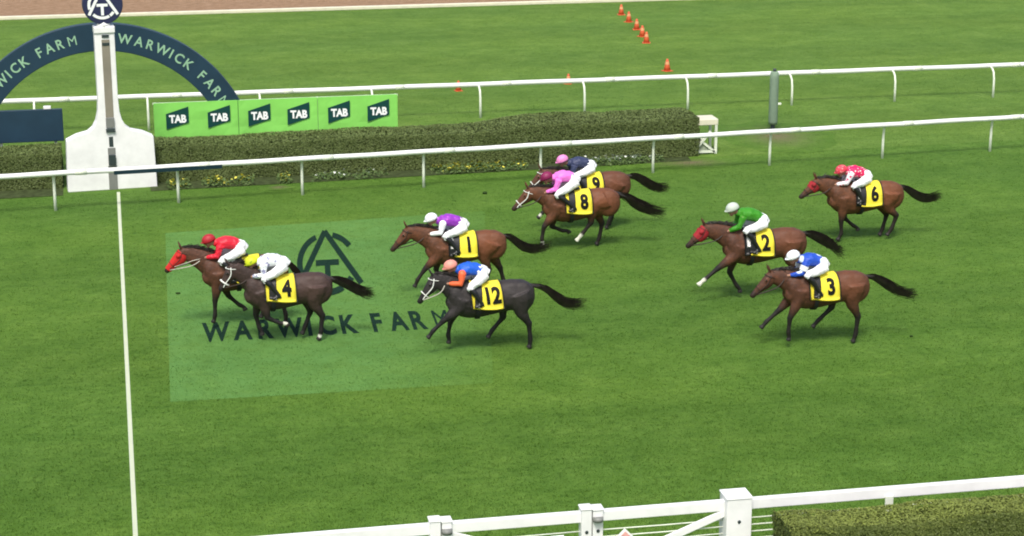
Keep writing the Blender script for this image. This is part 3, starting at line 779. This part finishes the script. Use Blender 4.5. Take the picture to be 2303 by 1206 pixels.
    for i in range(230):
        f0 = r_.uniform(0, .45); f1 = min(1, r_.uniform(.65, 1.08)); k = 7; sp = r_.uniform(.2, 1) * .10 * cfg.get('bush', 1); an = r_.uniform(0, 6.28); wv = r_.uniform(0, 6.28); V = []
        for j in range(k):
            f = f0 + (f1 - f0) * j / (k - 1); c = np.array([np.interp(f, u, T[:, a]) for a in range(3)])
            rr = sp * math.sin(min(1, f * 1.25 + .1) * 2.2) * (.6 + .8 * f); c = c + np.array((.3 * math.sin(an * 3), math.cos(an), math.sin(an))) * rr + np.array((0, 0, math.sin(wv + 4 * f) * .018 - .05 * (j / (k - 1)) ** 2 * r_.random()))
            if j == k - 1: c += np.array((-r_.uniform(0, .14), r_.gauss(0, .03), r_.gauss(0, .035)))
            wd = .008 * (1 - (j / (k - 1)) ** 2) + .002; V += [c + np.array((0, .4, 1)) * wd, c - np.array((0, .4, 1)) * wd]
        mb.add(V, [(2 * j, 2 * j + 1, 2 * j + 3, 2 * j + 2) for j in range(k - 1)])
    mb.build("tail", M_hair, root)
    # --- saddle cloth: a sheet over the back, hanging straight below the widest line
    def hang(x, v, o=.02):
        """v: metres measured down from the spine; returns the point on the near side (y > 0); sign by v"""
        t, b, w_ = tor(x); zc = (t + b) / 2; rz = (t - b) / 2 + o; ry = w_ + o; sg = 1 if v >= 0 else -1; v = abs(v)
        A = 1.35; arc = 0; 
        ph = v / ((ry + rz) / 2)
        if ph < A: return np.array((x, sg * ry * math.sin(ph), zc + rz * math.cos(ph)))
        ex = v - A * (ry + rz) / 2
        return np.array((x, sg * (ry * math.sin(A) + ex * .06), zc + rz * math.cos(A) - ex))
    def sheet(nm, x0, x1, v1, mat, o, parent, slant=0, nx=8, nv=22, taper=0, both=True):
        mb = MB(); V = []; F = []
        v0 = -v1 if both else 0
        for layer in (o, o - .012):
            for i in range(nx + 1):
                for j in range(nv + 1):
                    v = v0 + (v1 - v0) * j / nv; f = i / nx; f = .5 + (f - .5) * (1 - taper * (abs(v) / v1) ** 2)
                    x = x0 + (x1 - x0) * f - slant * abs(v) / v1
                    V.append(hang(x, v, layer + .006 * math.sin(9 * v + 7 * x) * (abs(v) / v1)))
        m_ = (nx + 1) * (nv + 1)
        for i in range(nx):
            for j in range(nv):
                a = i * (nv + 1) + j; F += [(a, a + 1, a + nv + 2, a + nv + 1), (a + m_, a + m_ + nv + 1, a + m_ + nv + 2, a + m_ + 1)]
        for i in range(nx):
            for j in (0, nv): a = i * (nv + 1) + j; F.append((a, a + nv + 1, a + m_ + nv + 1, a + m_))
        for i in (0, nx):
            for j in range(nv): a = i * (nv + 1) + j; F.append((a, a + m_, a + m_ + 1, a + 1))
        return mb.add(V, F).build(nm, mat, parent, True)
    cx = cfg.get('cloth', -.27); sl_ = cfg.get('slant', .03); W = .19
    cl_ = sheet("saddle_cloth", cx - W, cx + .46, .72, M_cloth, .024, root, sl_)
    for v1, mt, nm in ((.74, M_black, "cloth_edge"),):
        sheet(nm, cx - W - .022, cx - W + .006, v1, mt, .026, root, sl_, 2)
    if cfg.get('num'):
        for sg in (1, -1):
            tv, tf = text_mesh(cfg['num'], .045)
            bm = bmesh.new(); vs = [bm.verts.new((a, b, 0)) for a, b in tv]
            for t in tf:
                try: bm.faces.new([vs[i] for i in t])
                except ValueError: pass
            bmesh.ops.subdivide_edges(bm, edges=bm.edges, cuts=2, use_grid_fill=True)
            bmesh.ops.triangulate(bm, faces=bm.faces); bm.verts.index_update()
            A = np.array([v.co[:2] for v in bm.verts]); F = [tuple(v.index for v in f.verts) for f in bm.faces]; bm.free()
            A[:, 0] -= (A[:, 0].max() + A[:, 0].min()) / 2; wn = A[:, 0].max() * 2
            hN = .36; wN = min(.32, .27 * wn)
            mb = MB()
            mb.add([hang(cx + .005 - sg * (a / wn * wN) - sl_ * (.42 - (b - .5) * hN) / .68, sg * (.42 - (b - .5) * hN), .034) for a, b in A], F)
            mb.build("numeral", M_num, cl_)
    # saddle and girth cover the middle of the cloth
    sd = sheet("saddle", cx + .185, cx + .345, .70, M_black, .040, root, -.02, taper=.05)
    mb = MB(); mb.tube([(cx + .05, 0, tor(-.2)[0] + .05), (cx + .2, 0, tor(-.05)[0] + .045), (cx + .38, 0, tor(.15)[0] + .06)], [.09, .085, .06], [.03, .028, .03], n=10); mb.build("saddle_seat", M_black, sd, True)
    gx = cx + .27; V = []; t, b, w_ = tor(gx)
    mb = MB(); mb.tube([(gx + dx, 0, (t + b) / 2) for dx in (-.045, .045)], [w_ + .030] * 2, [(t - b) / 2 + .030] * 2, n=28, cap=False, fixed=(1, 0, 0)); mb.build("girth", M_girth, root, True)
    if cfg.get('front') == 'w': sheet("white_pad", cx + .355, cx + .43, .56, M_wcloth, .044, root, .02, 3); sheet("cloth_cover", cx + .345, cx + .475, .735, M_black, .034, root, .02, 3)
    else: sheet("cloth_edge", cx + .445, cx + .47, .73, M_black, .032, root, .03, 2, taper=0)
    # bridle
    bm_ = M_wtack if cfg.get('bridle') == 'w' else M_tack
    def band(nm, t0, tilt, rr, mat, o=.010):
        mb = MB(); V = []; kk = 20; H_ = np.array(H); 
        for i in range(kk):
            a = 2 * math.pi * i / kk; 
            def sec(t): return [np.interp(t, H_[:, 0], H_[:, c]) for c in (1, 2, 3)]
            t = t0 + tilt * math.cos(a); tp, bt, w_ = sec(t); V.append(hp(t, (tp + bt) / 2 + ((tp - bt) / 2 + o) * math.cos(a), (w_ + o) * math.sin(a)))
        V.append(V[0]); V.append(V[1]); return mb.tube(V, rr, rr * .6, n=6, cap=False).build(nm, mat, root, True)
    k = cfg.get('noseband', .02 if cfg.get('bridle') == 'w' else .014)
    band("noseband", .45, -.02, k, bm_); band("browband", .06, .05, .013, bm_)
    for s in (1, -1):
        P = smooth_path([hp(.04, .02, s * .098), hp(.22, -.05, s * .108), hp(.45, -.03, s * .075), hp(.56, -.03, s * .066)], 4)
        MB().tube(P, .012 if bm_ is M_wtack else .010, n=6).build("cheek_strap", bm_, root, True)
        hd_ = cfg['hands']; P = smooth_path([hp(.57, -.04, s * .066), hp(.40, -.16, s * .13) * .5 + np.array((hd_[0], s * .15, hd_[1])) * .5 + np.array((0, 0, -.05)), np.array((hd_[0] + .02, s * .085, hd_[1] - .01))], 6)
        MB().tube(P, .012, n=6).build("rein", M_rein if cfg.get('palerein') else M_tack, root, True)
    if cfg.get('hood'):
        mt, t0, t1 = cfg['hood']; ts_ = np.linspace(t0, t1, 9); H_ = np.array(H); mb = MB()
        f = lambda t, c: np.interp(t, H_[:, 0], H_[:, c])
        mb.tube([hp(t, (f(t, 1) + f(t, 2)) / 2) for t in ts_], [f(t, 3) + .016 for t in ts_], [(f(t, 1) - f(t, 2)) / 2 + .014 for t in ts_], n=16, cap=False, fixed=d)
        hd = mb.build("hood", mt, root, True)
        for s in (1, -1):
            MB().ball(hp(.17, .03, s * .10), (.055, .045, .055)).build("blinker_cup", mt, hd, True)
    return root

# ------------------------------------------------------------------ riders
M_skin = plain("skin", (.34, .18, .12, 1), .55, .3, .08, 10)
M_breech = plain("white_breeches", (.80, .81, .82, 1), .65, .2, .06, 6, .15)
M_boot = plain("black_boots", (.012, .012, .013, 1), .35, .5)
M_goggle = plain("dark_goggles", (.015, .015, .02, 1), .15, .6)
def silk(name, c, pat=None, c2=(.8, .8, .8, 1), scale=8, thr=.3):
    m = NT(name, .5, .35); p = m.obj()
    base = m.mix(m.noise(p, 9, 4), tuple(x * .82 for x in c[:3]) + (1,), tuple(min(1, x * 1.12) for x in c[:3]) + (1,))
    if pat == 'spots':
        v = m.n("ShaderNodeTexVoronoi", Scale=scale); m.l(p, v.inputs["Vector"])
        base = m.mix(m.ramp(v.outputs["Distance"], [(thr - .04, (1, 1, 1, 1)), (thr + .04, (0, 0, 0, 1))]), base, c2)
    if pat == 'check':
        v = m.n("ShaderNodeTexChecker", Scale=scale); m.l(p, v.inputs["Vector"]); base = m.mix(v.outputs["Fac"], base, c2)
    if pat == 'streak':
        base = m.mix(m.ramp(m.noise(p, scale, 2), [(.58, (0, 0, 0, 1)), (.66, (1, 1, 1, 1))]), base, c2)
    m.col(base); m.bump(m.noise(p, 14, 3), .35, .02); return m.m

def make_jockey(cfg, horse):
    j = cfg['jockey']; root = empty("person", horse.location, horse.rotation_euler.z, horse.scale[1]); root.scale.x *= 1.03; tag(root, j['label'], "person", "jockeys riding in the race")
    sx, sz = j.get('shoulder', (.38, 1.70)); hx, hz = j.get('hip', (-.12, 1.60)); cxp, czp = j.get('head', (.62, 1.78)); hnx, hnz = cfg['hands']
    kx, kz = j.get('knee', (.38, 1.36)); kz += .06; hx += .03; ax, az = j.get('ankle', (-.03, 1.05)); ax += .10
    hip = np.array((hx, 0, hz)); sho = np.array((sx, 0, sz)); head = np.array((cxp, 0, czp)); t = unit(sho - hip); back = np.array((-t[2], 0, t[0]))
    # continuous body: head, neck, arms, hands, trunk, legs
    mb = MB()
    ln = np.linalg.norm(sho - hip); tr = [hip - t * .10 - back * .03, hip + back * .03, hip + t * ln * .35 + back * .075, hip + t * ln * .7 + back * .07, sho + back * .02, sho + t * .06 - back * .01]
    trw, trh = np.array([.085, .155, .135, .165, .165, .08]), np.array([.085, .125, .105, .115, .095, .06])
    mb.tube(tr, trw, trh, n=16)
    nk = [sho + t * .03 + back * .02, sho * .45 + head * .55 + np.array((0, 0, -.0)), head + np.array((-.03, 0, -.05))]; mb.tube(nk, [.07, .058, .055], n=10)
    fd = unit((1, 0, -.42)); fu = unit((.42, 0, 1))
    hp = lambda a, b, c=0: head + fd * a + fu * b + np.array((0, c, 0))
    mb.ball(head + fu * .02, (.10, .078, .105)); mb.tube([hp(.03, -.0), hp(.05, -.07), hp(.075, -.125)], [.066, .058, .03], [.07, .055, .03], n=12)   # skull, jaw and chin
    mb.tube([hp(.095, .02), hp(.118, -.025), hp(.108, -.045)], [.012, .017, .012], n=7)                                                     # nose
    mb.tube([hp(.088, -.075, -.022), hp(.094, -.076, 0), hp(.088, -.075, .022)], .010, side=(0, 0, 1), n=6)                                                      # lips
    for s in (1, -1): mb.ball(hp(-.01, -.005, s * .08), (.022, .012, .032))
    arms, hands_, thigh, shin, foot = [], [], [], [], []
    for s in (1, -1):
        S = sho + np.array((.0, s * .165, -.01)); Hn = np.array((hnx + (.03 if s > 0 else -.02), s * .075, hnz + (.0 if s > 0 else .02)))
        v = Hn - S; mid = S * .52 + Hn * .48; l = np.linalg.norm(v); bend = math.sqrt(max(.004, .285 ** 2 - (l / 2) ** 2)); pr_ = unit(np.cross(v, (0, 1, 0))); pr_ = pr_ if pr_[2] < 0 else -pr_
        E = mid + unit(pr_ * .8 + np.array((-.35, s * .55, 0))) * bend
        A = [S, S * .5 + E * .5, E, E * .5 + Hn * .5, Hn - unit(Hn - E) * .05]; arms.append(A)
        mb.tube(A, [.062, .054, .046, .042, .030], n=10)
        f = unit(Hn - E); hn = Hn
        mb.tube([Hn - f * .06, Hn - f * .02, Hn + f * .025], [.028, .036, .036], [.020, .022, .02], side=(0, 0, 1), n=8)            # palm, held upright
        for i in range(4):                                                                                       # fingers close round the rein
            z = .027 - i * .018; b0 = Hn + f * .025 + np.array((0, 0, z)); ll = (.036, .040, .038, .030)[i]
            mb.tube([b0, b0 + f * ll * .7 + np.array((0, -s * .012, 0)), b0 + f * ll * .6 + np.array((0, -s * .036, -.002)), b0 + f * .0 + np.array((0, -s * .04, -.004))], [.0105, .0105, .010, .008], n=6)
        mb.tube([Hn - f * .03 + np.array((0, 0, .03)), Hn + np.array((0, -s * .012, .046)), Hn + f * .035 + np.array((0, -s * .022, .044))], [.012, .011, .009], n=6)
        hands_.append((Hn, f))
        HP = hip + np.array((0, s * .10, -.02)); K = np.array((kx, s * .285, kz)); AN = np.array((ax, s * .325, az)); TO = AN + np.array((.15, s * .02, -.055))
        thigh.append([HP - t * .03, HP * .5 + K * .5 + np.array((0, s * .03, -.02)), HP * .1 + K * .9, K])
        shin.append([K, K * .7 + AN * .3 + np.array((-.03, s * .01, 0)), AN]); foot.append([AN + np.array((-.05, 0, -.01)), AN + np.array((.03, 0, -.03)), TO - np.array((.04, 0, 0)), TO])
        mb.tube(thigh[-1], [.10, .082, .062, .05], n=12); mb.tube(shin[-1], [.052, .052, .034], n=10); mb.tube(foot[-1], [.034, .038, .038, .022], [.04, .036, .026, .018], n=10)
    link("body", union(mb, .012, 2, .4), M_skin, root)
    # silks
    mb = MB()
    tr2 = [hip + t * .05 + back * .04] + tr[2:]; mb.tube(tr2, np.array([.155, .158, .185, .185, .10]), np.array([.130, .135, .150, .130, .095]), n=16)
    mb.tube(nk[:2], [.10, .078], n=12); sl_sep = j.get('sleeves')
    sm_ = MB() if sl_sep else mb
    for A in arms: sm_.tube(A[:4] + [A[3] * .35 + A[4] * .65], [.088, .074, .066, .058, .044], n=10)
    if sl_sep:
        for A in arms: sm_.ball(A[0], (.088, .07, .085))
        link("sleeves", union(sm_, .0135, 4, .5), sl_sep, root)
    me = union(mb, .0135, 3, .5)
    co = np.array([v.co[:] for v in me.vertices]); nv = np.array([v.normal[:] for v in me.vertices])
    wr = np.array([mnoise.noise(p * 13) * .9 + mnoise.noise(p * 30) * .4 for p in map(Vector, co)]) * .015     # cloth billows
    me.vertices.foreach_set("co", (co + nv * wr[:, None]).ravel()); me.update()
    link("silk_jacket", me, j['silk'], root)
    # breeches
    mb = MB(); mb.tube(tr[:3], [.115, .172, .150], [.115, .142, .118], n=16)
    for T in thigh: mb.tube(T + [T[-1] + np.array((-.06, 0, -.075))], [.125, .102, .082, .072, .066], n=12)
    me = union(mb, .0135, 4, .5); co = np.array([v.co[:] for v in me.vertices]); nv = np.array([v.normal[:] for v in me.vertices])
    me.vertices.foreach_set("co", (co + nv * np.array([mnoise.noise(Vector(p) * 16) for p in co])[:, None] * .010).ravel()); me.update()
    link("breeches", me, M_breech, root)
    for S_, F_ in zip(shin, foot):
        mb = MB(); mb.tube([S_[0] * .94 + S_[2] * .06, S_[1], S_[2], S_[2] + np.array((.02, 0, -.03))], [.064, .064, .044, .042], n=12); mb.tube(F_, [.042, .047, .046, .028], [.048, .044, .034, .024], n=10)
        link("boot", union(mb, .012, 2, .4), M_boot, root)
        A = S_[2] + np.array((.06, 0, -.075)); mb = MB(); mb.bar(A + np.array((0, -.055, 0)), A + np.array((0, .055, 0)), .035, .012)
        for q in (-.055, .055): mb.bar(A + np.array((0, q, 0)), A + np.array((-.01, q * .3, .13)), .01, .012, (1, 0, 0))
        mb.build("stirrup", M_grey, root)
    # helmet with peak, goggles
    mb = MB(); V = []; nu, nv = 22, 8
    for i in range(nv + 1):
        th = (math.pi * .60) * i / nv
        for k in range(nu):
            ph = 2 * math.pi * k / nu; V.append(hp(.142 * math.sin(th) * math.cos(ph) - .008, .030 + .122 * math.cos(th), .114 * math.sin(th) * math.sin(ph)))
    F = [(i * nu + k, i * nu + (k + 1) % nu, (i + 1) * nu + (k + 1) % nu, (i + 1) * nu + k) for i in range(nv) for k in range(nu)]
    hm = mb.add(V, F).build("helmet", j['cap'], root, True); so_ = hm.modifiers.new("shell", 'SOLIDIFY'); so_.thickness = .012; so_.offset = -1
    V = []
    for k in range(9):
        a = R(-62 + 124 * k / 8)
        for r in (.128, .185 - .03 * abs(k - 4) / 4): V.append(hp(r * math.cos(a), .045 - (.01 if r > .12 else 0), r * .82 * math.sin(a)))
    m_ = len(V); V += [v - fu * .008 for v in V]
    F = [(2 * k, 2 * k + 1, 2 * k + 3, 2 * k + 2) for k in range(8)] + [(2 * k + m_, 2 * k + 2 + m_, 2 * k + 3 + m_, 2 * k + 1 + m_) for k in range(8)] + [(2 * k + 1, 2 * k + 1 + m_, 2 * k + 3 + m_, 2 * k + 3) for k in range(8)]
    MB().add(V, F).build("peak", j.get('peak', j['cap']), hm)
    MB().tube([hp(.078 * math.cos(a) + .012, .012, .078 * math.sin(a)) for a in np.linspace(R(-75), R(75), 9)], .022, .012, side=(0, 0, 1), n=8).build("goggles", M_goggle, root, True)
    if j.get('whip'):
        Hn, f = hands_[0]; MB().tube([Hn + np.array((-.10, .02, .02)), Hn + np.array((.2, .04, -.04)), Hn + np.array((.62, .06, -.16))], [.012, .010, .009], n=6).build("whip", M_rein, root, True)
    if j.get('armband'):
        for A in arms: MB().tube([A[0] * .55 + A[1] * .45, A[1], A[1] * .6 + A[2] * .4], [.094, .09, .084], n=12, cap=False).build("arm_patch", j['armband'], root, True)
    return root

C_ = lambda *a: lin(*a)
# solid colours of the silks
S = dict(
    red=silk("red_silk", (.66, .018, .040, 1)), purple=silk("purple_silk", (.26, .035, .42, 1), 'spots', (.52, .10, .60, 1), 11, .22), white=silk("white_silk", (.80, .82, .82, 1)),
    whitegrey=silk("white_silk_grey_figures", (.80, .83, .84, 1), 'streak', (.22, .22, .38, 1), 9), blue=silk("blue_silk", (.012, .10, .56, 1)), orange=silk("orange_silk", (.76, .13, .045, 1)),
    pink=silk("pink_silk", (.78, .18, .62, 1)), navy=silk("navy_silk", (.035, .045, .10, 1)), green=silk("green_silk", (.040, .24, .012, 1)),
    bluespot=silk("blue_silk_white_spots", (.018, .075, .46, 1), 'spots', (.72, .82, .90, 1), 4.2, .33), redcheck=silk("pink_red_silk_pale_spots", (.70, .012, .105, 1), 'spots', (.85, .62, .60, 1), 14, .30),
    whitered=silk("white_silk_red_spots", (.80, .74, .78, 1), 'spots', (.68, .02, .12, 1), 11, .30), maroon=silk("maroon_cap_cloth", (.20, .012, .07, 1)),
    darkred=silk("dark_red_cap_cloth", (.36, .015, .025, 1)), yellow=silk("lime_yellow_cap_cloth", (.56, .64, .02, 1), 'streak', (.22, .34, .02, 1), 9), greycap=silk("grey_white_cap_cloth", (.50, .56, .48, 1)),
    pinkcap=silk("pink_cap_cloth", (.72, .24, .50, 1)), salmon=silk("salmon_cap_cloth", (.70, .28, .22, 1)), redcap=silk("red_cap_cloth", (.62, .05, .08, 1), 'spots', (.80, .38, .34, 1), 20, .26))

def place(px):  # foot point of the horse on the track
    return px
RACE = [
  dict(id='A', x=2.53, y=43.57, yaw=0, leg=1.08, coat='bay', seed=1, poll=(1.14, 1.64), nose=(1.55, 1.16), hands=(.72, 1.46), front='w', palerein=1, hood=(M_redhood, .06, .60), cloth=-.28,
       legs=[('f', 1, (10, 2, 10)), ('f', -1, (-20, -45, -60)), ('h', 1, (8, -28, -12, 0)), ('h', -1, (45, -18, 15, 20))], tail=[(-1.15, 0, 1.16), (-1.28, 0, .98), (-1.40, 0, .78), (-1.5, 0, .66)],
       label="leading bay horse in a red hood, nearest the finish line",
       jockey=dict(label="jockey in plain red silks and red cap leading the field", silk=S['red'], cap=S['darkred'], head=(.60, 1.82), shoulder=(.37, 1.74), hip=(-.12, 1.64), whip=1)),
  dict(id='B', x=3.37, y=42.16, yaw=0, coat='brown', seed=2, poll=(1.00, 1.70), nose=(1.28, 1.14), hands=(.64, 1.44), cloth=-0.09, num="4", socks={('f', 1): .6, ('h', 1): .5},
       legs=[('f', 1, (-12, -62, -85)), ('f', -1, (12, -12, -30)), ('h', 1, (18, -30, 6, 15)), ('h', -1, (45, -18, 20, 20))], tail=[(-1.2, 0, 1.24), (-1.48, 0, 1.10), (-1.72, 0, .96), (-1.9, 0, .90)], bush=1.15, noseband=.03, bridle='w',
       label="dark brown horse with cloth number 4 beside the leading horse",
       jockey=dict(label="jockey in white silks with lime yellow cap, crouched low", silk=S['whitegrey'], cap=S['yellow'], head=(.60, 1.73), shoulder=(.36, 1.73), hip=(-.10, 1.68), knee=(.37, 1.37))),
  dict(id='C', x=7.86, y=44.97, yaw=0, coat='brightbay', seed=3, poll=(1.15, 1.57), nose=(1.57, 1.06), hands=(.74, 1.43), front='w', cloth=-0.17, num="1",
       legs=[('f', 1, (45, 35, 20)), ('f', -1, (10, -25, -40)), ('h', 1, (40, -20, 10, 20)), ('h', -1, (-3, -30, -15, 0))], tail=[(-1.2, 0, 1.24), (-1.45, 0, 1.03), (-1.75, 0, .93), (-2.07, 0, 1.03)],
       label="bay horse with cloth number 1 running behind the black horse",
       jockey=dict(label="jockey in purple silks with white sleeves and white cap", silk=S['purple'], sleeves=S['white'], cap=S['white'], head=(.64, 1.77), shoulder=(.40, 1.71))),
  dict(id='D', x=7.62, y=40.66, yaw=0, coat='black', seed=4, poll=(1.00, 1.61), nose=(1.36, 1.04), hands=(.78, 1.46), cloth=-0.14, num="12", slant=.07, bridle='w', palerein=1,
       legs=[('f', 1, (52, 46, 35)), ('f', -1, (26, 10, -10)), ('h', 1, (2, -32, -5, 5)), ('h', -1, (58, -2, 40, 30))], tail=[(-1.3, 0, 1.22), (-1.58, 0, 1.00), (-1.85, 0, .84), (-2.12, 0, .85)],
       label="black horse in a white bridle, nearest the painted lettering",
       jockey=dict(label="jockey in blue silks with orange sleeves and salmon cap", silk=S['blue'], sleeves=S['orange'], cap=S['salmon'], head=(.68, 1.80), shoulder=(.46, 1.70), hip=(-.03, 1.64), knee=(.33, 1.33), ankle=(-.02, 1.03))),
  dict(id='E', x=11.53, y=48.57, s=1.05, coat='brightbay', seed=5, poll=(1.08, 1.48), nose=(1.50, 1.00), hands=(.76, 1.40), cloth=-0.16, num="8", bridle='w', socks={('h', 1): 1.1, ('f', 1): .5},
       legs=[('f', 1, (38, 10, -10)), ('f', -1, (10, -65, -90)), ('h', 1, (66, 6, 38, 40)), ('h', -1, (38, -25, 10, 20))], tail=[(-1.25, 0, 1.20), (-1.55, 0, 1.00), (-1.85, 0, .86), (-2.15, 0, .78)], bush=1.35,
       label="bay horse with cloth number 8 and white bridle under pink silks",
       jockey=dict(label="jockey in bright pink silks and maroon cap", silk=S['pink'], cap=S['maroon'], head=(.68, 1.76), shoulder=(.42, 1.75), hip=(-.02, 1.68), knee=(.50, 1.34))),
  dict(id='F', x=12.31, y=50.44, s=1.05, coat='bay', seed=6, poll=(1.10, 1.52), nose=(1.50, 1.04), hands=(.70, 1.44), cloth=-0.14, num="9", slant=.06, bridle='w', socks={('f', 1): .6},
       legs=[('f', 1, (58, 52, 40)), ('f', -1, (28, -30, -60)), ('h', 1, (40, -20, 20, 20)), ('h', -1, (40, -30, 10, 20))], tail=[(-1.2, 0, 1.30), (-1.45, 0, 1.18), (-1.75, 0, 1.00), (-2.0, 0, .97)], bush=1.15,
       label="bay horse half hidden on the far side of number 8",
       jockey=dict(label="jockey in navy silks and pink cap, farthest from the camera", silk=S['navy'], cap=S['pinkcap'], head=(.62, 1.77), shoulder=(.36, 1.68), hip=(-.12, 1.60))),
  dict(id='G', x=14.72, y=43.23, s=1.04, coat='bay', seed=7, poll=(1.18, 1.56), nose=(1.62, 1.11), hands=(.74, 1.43), front='w', cloth=-0.08, num="2", hood=(M_dredhood, .04, .36), leg=1.20, socks={('f', 1): 1.1},
       legs=[('f', 1, (54, 50, 50)), ('f', -1, (14, -28, -40)), ('h', 1, (20, -34, 0, 15)), ('h', -1, (0, -36, -20, -10))], tail=[(-1.2, 0, 1.27), (-1.5, 0, 1.13), (-1.75, 0, .98), (-1.92, 0, .80)], bush=1.1,
       label="bay horse with cloth number 2 and red blinkers, foreleg stretched out",
       jockey=dict(label="jockey in plain green silks and grey white cap", silk=S['green'], cap=S['greycap'], head=(.60, 1.93), shoulder=(.40, 1.80), hip=(-.12, 1.63), knee=(.38, 1.44))),
  dict(id='H', x=14.94, y=39.63, leg=1.09, coat='bay', seed=8, poll=(1.05, 1.48), nose=(1.50, .98), hands=(.74, 1.43), cloth=-0.14, num="3", slant=.05,
       legs=[('f', 1, (24, 4, -10)), ('f', -1, (44, 48, 40)), ('h', 1, (16, -26, 5, 15)), ('h', -1, (68, 8, 46, 40))], tail=[(-1.25, 0, 1.26), (-1.55, 0, 1.08), (-1.85, 0, .90), (-2.12, 0, .84)],
       label="bay horse with cloth number 3, nearest the gate at right",
       jockey=dict(label="jockey in blue silks with white patches and white cap", silk=S['bluespot'], cap=S['white'], armband=S['white'], head=(.60, 1.82), shoulder=(.37, 1.72), hip=(-.08, 1.62), knee=(.38, 1.42))),
  dict(id='I', x=19.10, y=47.99, s=1.06, coat='brightbay', seed=9, poll=(1.06, 1.53), nose=(1.50, 1.12), hands=(.68, 1.42), front='w', cloth=-0.27, num="6", hood=(M_dredhood, .10, .30),
       legs=[('f', 1, (6, -4, 25)), ('f', -1, (-14, -48, -60)), ('h', 1, (25, -48, 18, 35)), ('h', -1, (38, -34, 14, 20))], tail=[(-1.2, 0, 1.22), (-1.45, 0, 1.05), (-1.75, 0, .95), (-2.0, 0, 1.04)],
       label="bay horse with cloth number 6 at the rear of the field",
       jockey=dict(label="jockey in spotted pink red silks with spotted white sleeves, rearmost", silk=S['redcheck'], sleeves=S['whitered'], cap=S['redcap'], head=(.48, 1.74), shoulder=(.30, 1.70), hip=(-.18, 1.58), knee=(.26, 1.36), ankle=(-.06, 1.05))),
]
for cfg in RACE:
    h_ = make_horse(cfg)
    make_jockey(cfg, h_)
